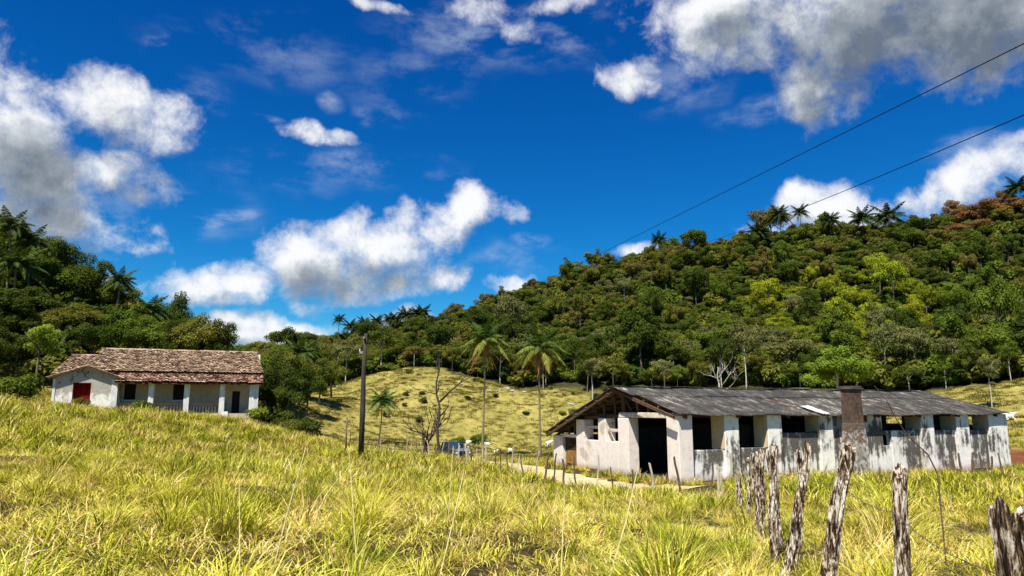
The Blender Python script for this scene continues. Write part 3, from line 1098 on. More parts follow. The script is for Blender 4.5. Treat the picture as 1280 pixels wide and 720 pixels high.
def build_chimney():
    ca, sa = math.cos(BA), math.sin(BA)
    lx, ly = 9.95, -.62
    x, y = BARN.x + lx * ca - ly * sa, BARN.y + lx * sa + ly * ca
    r = empty('chimney', (x, y, BARN.z), BA)
    tag(r, 'sooty brick chimney stack standing in front of the long white barn', 'chimney')
    m = MB()
    levels = [(-.4, .44), (1.3, .43), (1.62, .40), (2.5, .375), (2.52, .35), (3.9, .335)]
    n = 4
    for (z0, h0), (z1, h1) in zip(levels[:-1], levels[1:]):
        vs = [(-h0, -h0, z0), (h0, -h0, z0), (h0, h0, z0), (-h0, h0, z0), (-h1, -h1, z1), (h1, -h1, z1), (h1, h1, z1), (-h1, h1, z1)]
        m.add(vs, [(0, 1, 5, 4), (1, 2, 6, 5), (2, 3, 7, 6), (3, 0, 4, 7)])
    m.box(-.335, .335, -.335, .335, 3.895, 4.2)
    m.build('stack', mat_brick(), r, bevel=.02)
    m = MB()
    m.box(-.41, .41, -.41, .41, 4.2, 4.27, jit=.01)
    m.box(-.36, .36, -.36, .36, 4.272, 4.36, jit=.01)
    m.build('cap', M['rail'], r)
    m = MB()
    m.box(-.45, -.425, -.2, .2, .1, .95)
    m.build('foot_shade_panel', M['dark'], r)  # dark panel standing in for the shadow left of the chimney foot


build_chimney()

# ------------------------------------------------------------------ farmhouse
HOUSE = Vector((-39.8, 63.0, 0.0))
HA = R(20)
HF = 1.30                        # floor level


def tile_slope(x0, x1, ybot, zbot, ytop, ztop, tw=.26, tl=.42, x0t=None, x1t=None, lift=.05):
    """rows of half-round clay tiles up a slope: one shallow arched island per tile"""
    L = math.hypot(ytop - ybot, ztop - zbot)
    n = max(2, int(L / (tl * .78)))
    x0t = x0 if x0t is None else x0t
    x1t = x1 if x1t is None else x1t
    uy, uz = (ytop - ybot) / L, (ztop - zbot) / L
    ny, nz = -uz, uy
    V, F = [], []
    for r in range(n):
        s = r / n * L
        f = r / n
        a, b = x0 + (x0t - x0) * f, x1 + (x1t - x1) * f
        k = max(1, int((b - a) / tw))
        for c in range(k):
            xc = a + (c + .5) * (b - a) / k + random.uniform(-.02, .02)
            w = (b - a) / k * .56
            ds = random.uniform(-.06, .06)
            dl = random.uniform(0, .06)
            tlt = random.uniform(-.03, .03)
            base = len(V)
            for (ss, e) in ((s + ds, lift + .03 + dl), (min(s + ds + tl, L + .05), .02)):
                for q in (-1, -.5, 0, .5, 1):
                    hgt = e + .075 * (1 - q * q) + tlt * q
                    V.append((xc + q * w, ybot + uy * ss + ny * hgt * (1 if uy > 0 else -1), zbot + uz * ss + abs(nz) * hgt))
            for q in range(4):
                F.append((base + q, base + q + 1, base + 6 + q, base + 5 + q))
    return V, F


def slab(mb, x0, x1, ya, za, yb, zb, th=.06, x0b=None, x1b=None):
    x0b = x0 if x0b is None else x0b
    x1b = x1 if x1b is None else x1b
    vs = [(x0, ya, za), (x1, ya, za), (x1b, yb, zb), (x0b, yb, zb)]
    vs = vs + [(x, y, z - th) for x, y, z in vs]
    mb.add(vs, [(0, 1, 2, 3), (7, 6, 5, 4), (0, 4, 5, 1), (1, 5, 6, 2), (2, 6, 7, 3), (3, 7, 4, 0)])


def build_house():
    h = empty('farmhouse', HOUSE, HA)
    tag(h, 'old white farmhouse with long brown tiled roof and shaded veranda on the left slope', 'house')
    j = .012
    # wing: gable wall with window opening
    WX1 = 4.95
    pk, ev = 5.32, 4.42
    wx0, wx1, wz0, wz1 = 1.5, 2.9, 2.5, 3.98
    m = MB()

    def poly_wall(outline, y0, y1):
        n = len(outline)
        vs = [(x, y0, z) for x, z in outline] + [(x, y1, z) for x, z in outline]
        m.add(vs, [tuple(range(n)), tuple(range(2 * n - 1, n - 1, -1))] + [(i, i + n, (i + 1) % n + n, (i + 1) % n) for i in range(n)])
    mid = WX1 / 2
    zr = lambda x: ev + (pk - ev) * (1 - abs(x - mid) / mid)
    poly_wall([(0, .2), (wx0, .2), (wx0, zr(wx0)), (0, ev)], 0, .35)
    poly_wall([(wx1, .2), (WX1, .2), (WX1, ev), (wx1, zr(wx1))], 0, .35)
    poly_wall([(wx0, .2), (wx1, .2), (wx1, wz0), (wx0, wz0)], 0, .35)
    poly_wall([(wx0, wz1), (wx1, wz1), (wx1, zr(wx1)), (mid, pk), (wx0, zr(wx0))], 0, .35)
    m.box(0, .35, .35, 6.8, .2, ev)
    m.box(WX1 - .35, WX1, .35, 2.5, .2, ev)
    m.build('wing_wall', M['plaster_house'], h)
    for q in ((WX1 - .45, WX1 + .04, -.05, -.003, .2, 4.25), (-.04, .18, -.05, -.003, .2, 4.3)):
        m = MB()
        m.box(*q)
        m.build('corner_pilaster', M['col'], h)
    # red window: half open shutters in a red frame
    w = MB()
    w.box(wx0 - .1, wx1 + .1, .44, .48, wz0 - .1, wz1 + .1)
    wo = w.build('window', M['red_paint'], h)
    w = MB()
    w.box(wx0 - .02, wx1 + .02, -.03, .10, wz0 - .09, wz0 - .002)
    w.box(wx0, wx0 + .07, .02, .118, wz0, wz1)
    w.box(wx1 - .07, wx1, .02, .118, wz0, wz1)
    w.box(wx0 + .072, wx1 - .072, .02, .118, wz1 - .07, wz1)
    w.build('frame', M['red_paint'], wo)
    # house main walls
    m = MB()
    HL = 16.9
    yv = 2.3
    wins = [(5.2, 6.15), (9.3, 10.3)]
    xs = WX1
    for a, b_ in wins:
        m.box(xs, a, yv, yv + .35, .2, 5.0)
        m.box(a, b_, yv, yv + .35, .2, 2.55)
        m.box(a, b_, yv, yv + .35, 3.98, 5.0)
        xs = b_
    m.box(xs, 14.5, yv, yv + .35, .2, 5.0)
    m.box(14.5, 15.2, yv, yv + .35, 3.4, 5.0)
    m.box(15.2, HL, yv, yv + .35, .2, 5.0)
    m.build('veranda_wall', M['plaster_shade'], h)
    m = MB()
    outline = [(yv + .35, .2), (11, .2), (11, 5.0), (6.6, 7.3), (yv + .35, 5.1)]
    vs = [(HL - .35, y, z) for y, z in outline] + [(HL, y, z) for y, z in outline]
    m.add(vs, [(4, 3, 2, 1, 0), (5, 6, 7, 8, 9)] + [(i, (i + 1) % 5, (i + 1) % 5 + 5, i + 5) for i in range(5)])
    m.box(WX1, HL - .36, 10.65, 11, .2, 5.0)
    m.build('end_wall', M['plaster_house'], h)
    for a, b_ in wins:
        w = MB()
        w.box(a, b_, yv + .2, yv + .24, 2.55, 3.98)
        wo = w.build('window', M['dark'], h)
        w = MB()
        w.box(a - .08, b_ + .08, yv - .04, yv - .002, 2.40, 2.545)
        w.build('sill', M['col'], wo)
    w = MB()
    w.box(14.5, 15.2, yv + .2, yv + .24, .9, 3.4)
    w.build('door', M['dark'], h)
    # veranda
    m = MB()
    m.box(WX1 + .02, HL, .0, yv - .01, .1, HF)
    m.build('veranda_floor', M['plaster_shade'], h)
    for x, wd in ((7.7, .44), (10.65, .46), (13.67, .46), (16.45, .8)):
        m = MB()
        m.box(x - wd / 2, x + wd / 2, .02, .46, HF - 1.0, 3.98, jit=.015)
        m.build('veranda_column', M['col'], h, bevel=.02)
    m = MB()
    m.box(5.0, 16.1, .12, .26, 3.94, 4.06)
    m.build('veranda_beam', M['beam'], h)
    for (a, b_) in ((5.1, 7.45), (7.95, 10.4), (10.9, 13.4)):
        m = MB()
        m.box(a, b_, .14, .3, HF + .80, HF + .88)
        ro = m.build('railing', M['beam'], h)
        m = MB()
        for x in np.arange(a + .15, b_ - .05, .26):
            m.box(x - .05, x + .05, .18, .26, HF, HF + .779)
        m.build('balusters', M['rail'], ro)
    # roofs
    ry, rz, ey, ez = 6.6, 7.42, 1.75, 5.06
    m = MB()
    slab(m, 2.2, HL + .35, ey, ez - .02, ry, rz - .02, .08, 2.3, HL - .35)
    slab(m, 2.2, HL + .35, 11.4, 4.75, ry, rz - .02, .08, 2.3, HL - .35)
    ro = m.build('main_roof', M['beam'], h)
    V, F = tile_slope(2.2, HL + .35, ey - .05, ez, ry, rz, x0t=2.35, x1t=HL - .35)
    V2, F2 = tile_slope(2.2, HL + .35, 11.4, 4.78, ry, rz, x0t=2.35, x1t=HL - .35)
    mm = MB()
    mm.add(V, F)
    mm.add(V2, [f[::-1] for f in F2])
    x = 2.3
    while x < HL - .4:
        mm.tube([(x, ry, rz + .05), (x + .42, ry, rz + .03)], .13, 8)
        x += .4
    mm.build('roof_tiles', M['tile'], ro)
    # lower roof at the left end
    m = MB()
    slab(m, -.45, 2.3, .75, 4.62, 5.2, 6.62, .08, .15, 2.3)
    slab(m, -.45, 2.3, 9.6, 4.62, 5.2, 6.62, .08, .15, 2.3)
    ro = m.build('left_roof', M['beam'], h)
    V, F = tile_slope(-.45, 2.3, .7, 4.66, 5.2, 6.66, x0t=.15)
    mm = MB()
    mm.add(V, F)
    x = .1
    while x < 2.2:
        mm.tube([(x, 5.2, 6.71), (x + .42, 5.2, 6.70)], .12, 8)
        x += .4
    mm.build('roof_tiles', M['tile'], ro)
    # wing roof: ridge runs back from the gable peak
    m = MB()
    ov = .4
    yb = 3.4
    for sgn in (-1, 1):
        xe = mid + sgn * (mid + .42)
        zt = lambda x: pk + .08 - (pk - ev) * abs(x - mid) / mid
        vs = [(mid, -ov, pk + .1), (xe, -ov, zt(xe) + .02), (xe, yb, zt(xe) + .02), (mid, yb, pk + .1)]
        vs += [(a, b_, c - .09) for a, b_, c in vs]
        m.add(vs, [(0, 1, 2, 3), (7, 6, 5, 4), (0, 4, 5, 1), (1, 5, 6, 2), (2, 6, 7, 3), (3, 7, 4, 0)])
    ro = m.build('wing_roof', M['beam'], h)
    mm = MB()
    for sgn in (-1, 1):
        nrow = 7
        for r in range(nrow):
            for c in range(14):
                fr0, fr1 = r / nrow, (r + 1.2) / nrow
                y0 = -ov + c * .27
                if y0 + .27 > yb:
                    continue
                V = []
                for fr, e in ((fr1, .07), (fr0, .02)):
                    x = mid + sgn * (mid + .46) * fr
                    z = pk + .12 - (pk - ev) * abs(x - mid) / mid
                    for q in (-1, -.4, .4, 1):
                        V.append((x, y0 + .135 + q * .145, z + e + .06 * (1 - q * q)))
                mm.add(V, [(q, q + 1, q + 5, q + 4) for q in range(3)])
    mm.build('roof_tiles', M['tile'], ro)
    # veranda roof
    m = MB()
    slab(m, 4.75, HL + .3, -.45, 4.02, 2.2, 4.98, .07)
    ro = m.build('veranda_roof', M['beam'], h)
    V, F = tile_slope(4.75, HL + .3, -.5, 4.05, 2.2, 5.0, tl=.45)
    mm = MB()
    mm.add(V, F)
    mm.build('roof_tiles', M['tile_red'], ro)
    # white board leaning by the column
    ca, sa = math.cos(HA), math.sin(HA)
    lx, ly = 13.95, -.25
    m = MB()
    m.box(-.3, .3, -.05, .05, 0, .75, Matrix.Rotation(R(-9), 4, 'X'), jit=.02)
    wx, wy = HOUSE.x + lx * ca - ly * sa, HOUSE.y + lx * sa + ly * ca
    tag(m.build('white_board', M['col'], loc=(wx, wy, gz(wx, wy) + .0), rz=HA), 'white board leaning at the foot of a veranda column', 'board')


build_house()

# ------------------------------------------------------------------ vegetation: meshes


def leaf_cards(C, Nrm, size, aspect, rng):
    """rhombic leaf cards at points C facing Nrm -> V, F"""
    n = len(C)
    t = rng.normal(size=(n, 3))
    t -= (t * Nrm).sum(1, keepdims=True) * Nrm
    t /= np.linalg.norm(t, axis=1, keepdims=True) + 1e-9
    b = np.cross(Nrm, t)
    s = size[:, None]
    fold = Nrm * s * .18
    V = np.stack([C - t * s, C + b * s * aspect + fold, C + t * s, C - b * s * aspect + fold], 1).reshape(-1, 3)
    return V, np.arange(n * 4).reshape(n, 4)


def crown_mesh(name, seed, rx, rz, nblob, nleaf, leaf, mat, flat=.75, zc=0.0, shell=.55, blob=.42, droop=0.0):
    """a crown of leaf clumps: blobs scattered on and in an uneven ellipsoid, each a cloud of leaf cards"""
    rng = np.random.default_rng(seed)
    d = rng.normal(size=(nblob, 3))
    d /= np.linalg.norm(d, axis=1, keepdims=True)
    d[:, 2] = np.where(d[:, 2] < -.35, -d[:, 2], d[:, 2])
    rr = rng.uniform(.3, 1.18, nblob) ** .7
    lob = 1 + .18 * np.sin(3 * np.arctan2(d[:, 1], d[:, 0]) + seed)
    B = d * rr[:, None] * np.array([rx, rx, rz]) * (1 - blob * .55) * lob[:, None]
    br = rng.uniform(.7, 1.25, nblob) * blob * rx
    tone_b = rng.uniform(0.1, .9, nblob)
    per = rng.multinomial(nleaf, br ** 2 / (br ** 2).sum())
    idx = np.repeat(np.arange(nblob), per)
    n = len(idx)
    q = rng.normal(size=(n, 3))
    q /= np.linalg.norm(q, axis=1, keepdims=True)
    q[:, 2] = np.where((q[:, 2] < -.2) & (rng.random(n) < .6), -q[:, 2], q[:, 2])
    rad = rng.uniform(shell, 1.08, n)
    C = B[idx] + q * (rad * br[idx])[:, None] * np.array([1, 1, flat])
    C[:, 2] += zc - droop * rng.random(n)
    N = q * .9 + rng.normal(size=(n, 3)) * .42 + np.array([0, 0, .5])
    N /= np.linalg.norm(N, axis=1, keepdims=True)
    size = leaf * rng.uniform(.55, 1.35, n)
    V, F = leaf_cards(C, N, size, .62, rng)
    tone = np.repeat(np.clip(tone_b[idx] * .6 + rng.random(n) * .4, 0, 1), 4)
    return np_mesh(name, V, F, mat, tone)


def trunk_mesh(name, h, r, mat, seed, limbs=4, spread=2.0, top=1.5):
    rnd = random.Random(seed)
    m = MB()
    lean = Vector((rnd.uniform(-.08, .08), rnd.uniform(-.08, .08), 1))
    pts = [Vector((lean.x * z + .06 * math.sin(z * 1.3 + seed), lean.y * z + .06 * math.cos(z + seed), z)) for z in np.linspace(-.6, h, 6)]
    m.tube(pts, [r * (1.25 - .6 * i / 5) for i in range(6)], 6, True)
    for k in range(limbs):
        a = 2 * math.pi * k / limbs + rnd.uniform(-.5, .5)
        p0 = pts[-2].lerp(pts[-1], rnd.uniform(.2, 1))
        p1 = p0 + Vector((math.cos(a) * spread * .5, math.sin(a) * spread * .5, top * .6))
        p2 = p0 + Vector((math.cos(a) * spread, math.sin(a) * spread, top * 1.1))
        m.tube([p0, p1, p2], [r * .5, r * .36, r * .15], 5)
    return m.mesh(name, mat, True)


def frond_mesh(name, L, droop, width, mat, seed, npair=22, tilt=.5, up=.6, lw=.07):
    """one feather palm leaf growing along +X from the origin"""
    rng = np.random.default_rng(seed)
    V, F = [], []
    n = 9
    ax = []
    for i in range(n):
        t = i / (n - 1)
        ax.append(Vector((L * (t * math.cos(up * (1 - t * .4))), .05 * L * math.sin(t * 2 + seed), L * (math.sin(up) * t * 1.05 - droop * t * t))))
    for i in range(n):
        w = .035 * L / 3 * (1 - .8 * i / (n - 1)) + .008
        for s in (-1, 1):
            V.append(tuple(ax[i] + Vector((0, s * w, 0))))
        if i:
            F.append((2 * i - 2, 2 * i - 1, 2 * i + 1, 2 * i))
    tone = [.75] * len(V)
    for k in range(npair):
        t = .12 + .88 * k / (npair - 1)
        f = t * (n - 1)
        i = min(int(f), n - 2)
        p = ax[i].lerp(ax[i + 1], f - i)
        tg = (ax[i + 1] - ax[i]).normalized()
        ll = width * math.sin(math.pi * min(1, .18 + t * .80)) * rng.uniform(.8, 1.1) + .12 * width
        for s in (-1, 1):
            dr = (Vector((0, s, 0)) * math.cos(tilt) + tg * .55 + Vector((0, 0, -math.sin(tilt) * rng.uniform(.4, 1.3)))).normalized()
            e = p + dr * ll
            e.z -= ll * .25
            mid_ = p + dr * ll * .5
            wv = tg * lw * L / 3
            b = len(V)
            V += [tuple(p - wv * .5), tuple(p + wv * .5), tuple(mid_ + wv), tuple(e), tuple(mid_ - wv)]
            tn = rng.uniform(.15, .85)
            tone += [tn] * 5
            F += [(b, b + 1, b + 2, b + 4), (b + 4, b + 2, b + 3, b + 3)]
    me = bpy.data.meshes.new(name)
    me.from_pydata(V, [], [tuple(dict.fromkeys(f)) for f in F])
    me.materials.append(mat)
    at = me.attributes.new('tone', 'FLOAT', 'POINT')
    at.data.foreach_set('value', np.array(tone, np.float32))
    me.update()
    return me


def join_meshes(name, items, mat):
    """items: (mesh, matrix) -> one mesh with the tone attribute kept"""
    V, F, tone = [], [], []
    for me, Mx in items:
        b = len(V)
        V += [tuple(Mx @ v.co) for v in me.vertices]
        F += [tuple(i + b for i in p.vertices) for p in me.polygons]
        t = np.zeros(len(me.vertices), np.float32)
        me.attributes['tone'].data.foreach_get('value', t)
        tone += list(t)
    me = bpy.data.meshes.new(name)
    me.from_pydata(V, [], F)
    me.materials.append(mat)
    at = me.attributes.new('tone', 'FLOAT', 'POINT')
    at.data.foreach_set('value', np.array(tone, np.float32))
    me.update()
    return me


# --- crowns shared by the woods (unit size roughly 10 m across, 9 m tall trees)
CROWNS = [crown_mesh('crown', 100 + k, 4.6 + .5 * (k % 3), 3.0 + .45 * (k % 4), 34 + 4 * (k % 3), 8000, .20, M['foliage'], flat=.75, zc=5.6, blob=.27) for k in range(7)]
CROWNS_TALL = [crown_mesh('crown', 140 + k, 3.4, 4.6, 34, 6500, .20, M['foliage'], flat=.9, zc=6.2, blob=.36) for k in range(2)]
CROWNS_AIRY = [crown_mesh('crown', 160 + k, 4.4, 3.0, 26, 3200, .20, M['foliage'], flat=.5, zc=6.6, blob=.34) for k in range(3)]
TRUNKS = [trunk_mesh('trunk', 5.2, .22, M['bark'], k, 4, 2.2, 1.8) for k in range(3)]
TRUNKS_PALE = [trunk_mesh('trunk', 5.6, .17, M['bark_pale'], 10 + k, 4, 2.0, 2.0) for k in range(3)]

PAL = {
    'dark green': (0.068, 0.092, 0.015), 'deep green': (0.052, 0.074, 0.014), 'olive green': (0.122, 0.124, 0.022), 'brownish olive': (0.142, 0.122, 0.032),
    'mid green': (0.098, 0.136, 0.018), 'bright green': (0.165, 0.220, 0.026), 'yellow green': (0.215, 0.245, 0.018), 'orange brown': (0.200, 0.110, 0.045), 'grey green': (0.135, 0.142, 0.048),
}


def make_tree(name, crown, trunk, colname, loc, s, sz, rz, label, cat='tree', group=None):
    r = empty(name, loc, rz)
    r.scale = (s, s, sz)
    t = link_mesh('trunk', trunk, r)
    c = link_mesh('crown', crown, r)
    k = RNG.uniform(.85, 1.18)
    c.color = tuple(x * k for x in PAL[colname]) + (1,)
    tag(r, label, cat, group)
    return r


# --- the wood on the big hill: sample, test what shows, split into single trees and a mass
def sample_forest():
    P = []
    cell = {}
    tries = 0
    while tries < 36000:
        tries += 1
        x = RNG.uniform(-190, 380)
        y = RNG.uniform(110, 352)
        if y < forest_edge(x) + 1.5 or abs(x) > y * .80 + 12 and x < 0 or x > y * .98 + 40:
            continue
        if x < -38 and y < 150:
            continue
        s = RNG.uniform(.42, .92)
        if RNG.random() < .10:
            s *= 1.5
        if y > 296:
            s *= 1.25
        ok = True
        gx, gy = int(x // 8.5), int(y // 8.5)
        for i in (-1, 0, 1):
            for k in (-1, 0, 1):
                for (px, py, ps) in cell.get((gx + i, gy + k), ()):
                    if math.hypot(px - x, py - y) < 3.1 * (ps + s):
                        ok = False
        if ok:
            cell.setdefault((gx, gy), []).append((x, y, s))
            P.append((x, y, s))
    return P


forest = sample_forest()


def palette_for(u, v, rnd):
    bam = ((u - 1055) / 130) ** 2 + ((v - 384) / 40) ** 2
    if bam < 1 and rnd.random() < .85:
        return 'yellow green'
    if u > 1190 and v < 288:
        return 'orange brown' if rnd.random() < .85 else 'olive green'
    if u < 780:
        return rnd.choice(['olive green', 'brownish olive', 'dark green', 'olive green', 'dark green', 'deep green', 'mid green', 'grey green', 'deep green'])
    if v < 345:
        return rnd.choice(['dark green', 'olive green', 'mid green', 'brownish olive', 'dark green'])
    return rnd.choice(['dark green', 'deep green', 'mid green', 'mid green', 'olive green', 'deep green', 'dark green', 'grey green'])


rnd = random.Random(5)
items = []
for (x, y, s) in forest:
    z = gz(x, y)
    u, v, d = proj(x, y, z + 6.2 * s)
    items.append(dict(x=x, y=y, z=z, s=s, u=u, v=v, d=d, r=4.6 * s * FPX / d, col=palette_for(u, v, rnd), vis=0))
# rough visibility test on a quarter-size frame, near trees first
buf = np.zeros((180, 320), bool)
yy, xx = np.mgrid[0:180, 0:320]
bx0, bx1 = 690 // 4, 1255 // 4
buf[486 // 4:, bx0:bx1] = True
buf[438 // 4:, 68 // 4:328 // 4] = True
for it in sorted(items, key=lambda i: i['d']):
    m = ((xx - it['u'] / 4) / (it['r'] / 4)) ** 2 + ((yy - it['v'] / 4) / (it['r'] * .8 / 4)) ** 2 < 1
    it['vis'] = int((m & ~buf).sum())
    buf |= m
vis = sorted([i for i in items if i['vis'] > 0], key=lambda i: -i['vis'])
single, rest = vis[:285], vis[285:]
rest += [i for i in items if i['vis'] == 0 and i['u'] > 1300] + [i for i in items if i['vis'] == 0 and i['u'] <= 1300][::2]
print('forest', len(items), 'visible', len(vis), 'single', len(single), 'rest', len(rest))


MARKS = [(395, 'the valley left of the pole'), (470, 'the utility pole'), (530, 'the bare dead tree'), (575, 'the parked pickup'), (640, 'the taller coconut palm'), (715, 'the shorter coconut palm'),
         (780, 'the barn gable'), (860, 'the barn doorway'), (940, 'the post cluster'), (1020, 'the middle of the barn roof'), (1090, 'the chimney'), (1180, 'the right part of the barn'), (1235, 'the barn right end'), (2000, 'the right frame edge')]
ORD = ['leftmost', 'second', 'third', 'fourth', 'fifth', 'sixth', 'seventh', 'eighth', 'ninth', 'tenth', 'eleventh', 'twelfth', 'thirteenth', 'fourteenth', 'fifteenth', 'sixteenth', 'seventeenth', 'eighteenth', 'nineteenth', 'twentieth'] + ['twenty-' + w for w in ('first', 'second', 'third', 'fourth', 'fifth', 'sixth', 'seventh', 'eighth', 'ninth')] + ['thirtieth'] + ['thirty-' + w for w in ('first', 'second', 'third', 'fourth', 'fifth')]


def zone_words(it):
    mark = next(w for q, w in MARKS if it['u'] < q)
    e = it['y'] - float(forest_edge(it['x']))
    f = e / (330 - float(forest_edge(it['x'])))
    band = 'on the skyline' if it['y'] > 306 else ('at the wood edge' if e < 16 else ('low in the wood' if f < .4 else ('halfway up the wood' if f < .68 else 'high in the wood')))
    size = 'small ' if it['s'] < .66 else ('large ' if it['s'] > 1.0 else '')
    return size + it['col'] + ' tree ' + band + ' above ' + mark


by = {}
for it in single:
    by.setdefault(zone_words(it), []).append(it)
for lab, ms in by.items():
    ms.sort(key=lambda q: q['u'])
    for k, it in enumerate(ms):
        if len(ms) == 1:
            it['label'] = lab
        elif len(ms) == 2:
            it['label'] = ('left ' if k == 0 else 'right ') + lab
        else:
            it['label'] = (ORD[k] if k < len(ms) - 1 else 'rightmost') + ' ' + lab

for i, it in enumerate(single):
    e = it['y'] - float(forest_edge(it['x']))
    airy = it['col'] == 'grey green' or (e < 8 and rnd.random() < .35)
    if it['col'] == 'yellow green':
        cr = rnd.choice(CROWNS_TALL + CROWNS_AIRY)
    elif airy:
        cr = rnd.choice(CROWNS_AIRY)
    else:
        cr = rnd.choice(CROWNS + CROWNS_TALL[:1])
    tr = rnd.choice(TRUNKS_PALE if (e < 25 and rnd.random() < .35) or airy else TRUNKS)
    make_tree('forest_tree', cr, tr, it['col'], (it['x'], it['y'], it['z']), it['s'], it['s'] * (rnd.uniform(.75, 1.3) if rnd.random() < .7 or it['y'] > 290 else rnd.uniform(1.3, 1.9)), rnd.uniform(0, 6.28), it['label'], 'tree', 'trees of the wood on the big hill')


FIXED = {}


def fixed_foliage(c):
    if c not in FIXED:
        FIXED[c] = foliage_mat('foliage_mass', .3, c)
    return FIXED[c]


# --- instancing for what nobody could count
def scatter(name, P, rot, scl, idx, sources, kind='stuff'):
    """one object: points that carry instances of the source meshes (geometry nodes)"""
    col = bpy.data.collections.new(name + '_sources')
    for k, (me, c) in enumerate(sources):
        if c:
            me = me.copy()
            me.materials[0] = fixed_foliage(c)
        o = bpy.data.objects.new('%s_source_%02d' % (name, k), me)
        col.objects.link(o)
    me = bpy.data.meshes.new(name)
    me.vertices.add(len(P))
    me.vertices.foreach_set('co', np.asarray(P, np.float32).ravel())
    a = me.attributes.new('rot', 'FLOAT_VECTOR', 'POINT')
    a.data.foreach_set('vector', np.asarray(rot, np.float32).ravel())
    a = me.attributes.new('scl', 'FLOAT_VECTOR', 'POINT')
    a.data.foreach_set('vector', np.asarray(scl, np.float32).ravel())
    a = me.attributes.new('pick', 'INT', 'POINT')
    a.data.foreach_set('value', np.asarray(idx, np.int32))
    o = link_mesh(name, me)
    ng = bpy.data.node_groups.new(name + '_scatter', 'GeometryNodeTree')
    ng.interface.new_socket("Geometry", in_out='INPUT', socket_type='NodeSocketGeometry')
    ng.interface.new_socket("Geometry", in_out='OUTPUT', socket_type='NodeSocketGeometry')
    T = NT(ng)
    gi, go = T.n('NodeGroupInput'), T.n('NodeGroupOutput')
    ci = T.n('GeometryNodeCollectionInfo')
    ci.inputs['Collection'].default_value = col
    ci.inputs['Separate Children'].default_value = True
    ci.inputs['Reset Children'].default_value = True
    ip = T.n('GeometryNodeInstanceOnPoints')
    ip.inputs['Pick Instance'].default_value = True

    def attr(nm, dt):
        q = T.n('GeometryNodeInputNamedAttribute', data_type=dt)
        q.inputs['Name'].default_value = nm
        return q.outputs[0]
    T.link(gi.outputs[0], ip.inputs['Points'])
    T.link(ci.outputs[0], ip.inputs['Instance'])
    T.link(attr('pick', 'INT'), ip.inputs['Instance Index'])
    T.link(attr('rot', 'FLOAT_VECTOR'), ip.inputs['Rotation'])
    T.link(attr('scl', 'FLOAT_VECTOR'), ip.inputs['Scale'])
    T.link(ip.outputs[0], go.inputs[0])
    md = o.modifiers.new('scatter', 'NODES')
    md.node_group = ng
    tag(o, kind=kind)
    return o


cols = ['dark green', 'olive green', 'mid green', 'brownish olive', 'deep green', 'yellow green', 'orange brown', 'bright green', 'grey green']
src = [(CROWNS[k % len(CROWNS)], PAL[c]) for k, c in enumerate(cols)]
if rest:
    P = [(i['x'], i['y'], i['z']) for i in rest]
    n = len(P)
    rot = np.zeros((n, 3))
    rot[:, 2] = RNG.uniform(0, 6.28, n)
    sc = np.array([i['s'] for i in rest])[:, None] * np.ones((1, 3))
    fo = scatter('forest_mass', P, rot, sc, [cols.index(i['col']) for i in rest], src)
    tag(fo, 'the mass of farther tree crowns filling the wooded hillside', 'forest')

# undergrowth at the foot of the wood so that the edge is closed and dark
UNDER = [crown_mesh('undergrowth_clump', 300 + k, 2.4, 1.5, 9, 900, .28, M['foliage'], zc=1.0) for k in range(3)]
P, idx, sc = [], [], []
for _ in range(900):
    x = RNG.uniform(-75, 115)
    y = float(forest_edge(x)) + RNG.uniform(4.5, 30)
    if abs(x) > y * .85:
        continue
    P.append((x, y, gz(x, y)))
    s = RNG.uniform(.6, 1.4)
    sc.append((s, s, s * RNG.uniform(.8, 1.5)))
    idx.append(RNG.integers(0, 6))
for _ in range(2600):
    y = RNG.uniform(120, 345)
    x = RNG.uniform(-.5, .8) * y
    if y < forest_edge(x) + 12 or zones(x, y)[1] < .9:
        continue
    P.append((x, y, gz(x, y)))
    s = RNG.uniform(1.0, 1.9)
    sc.append((s, s, s * RNG.uniform(.9, 1.5)))
    idx.append(RNG.integers(0, 6))
for _ in range(520):
    y = RNG.uniform(306, 350)
    x = RNG.uniform(-.5, .8) * y
    P.append((x, y, gz(x, y)))
    s = RNG.uniform(1.3, 2.2)
    sc.append((s, s, s))
    idx.append(RNG.integers(0, 6))
for _ in range(240):
    x = RNG.uniform(-75, -30)
    y = RNG.uniform(74, 104)
    if zones(x, y)[1] < .5:
        continue
    P.append((x, y, gz(x, y)))
    s = RNG.uniform(.6, 1.2)
    sc.append((s, s, s))
    idx.append(RNG.integers(0, 6))
for _ in range(420):
    x = RNG.uniform(-150, -82)
    y = RNG.uniform(66, 150)
    P.append((x, y, gz(x, y)))
    s = RNG.uniform(1.6, 2.6)
    sc.append((s, s, s * 1.3))
    idx.append(RNG.integers(0, 6))
for _ in range(170):
    x = RNG.uniform(-85, -38)
    y = RNG.uniform(92, 118)
    P.append((x, y, gz(x, y)))
    s = RNG.uniform(1.1, 1.7)
    sc.append((s, s, s * 1.3))
    idx.append(RNG.integers(0, 6))
rot = np.zeros((len(P), 3))
rot[:, 2] = RNG.uniform(0, 6.28, len(P))
o = scatter('undergrowth', P, rot, sc, idx, [(UNDER[k % 3], PAL[c]) for k, c in enumerate(['dark green', 'mid green', 'olive green', 'deep green', 'mid green', 'olive green'])])
tag(o, 'dense dark undergrowth below the trees of both woods', 'undergrowth')

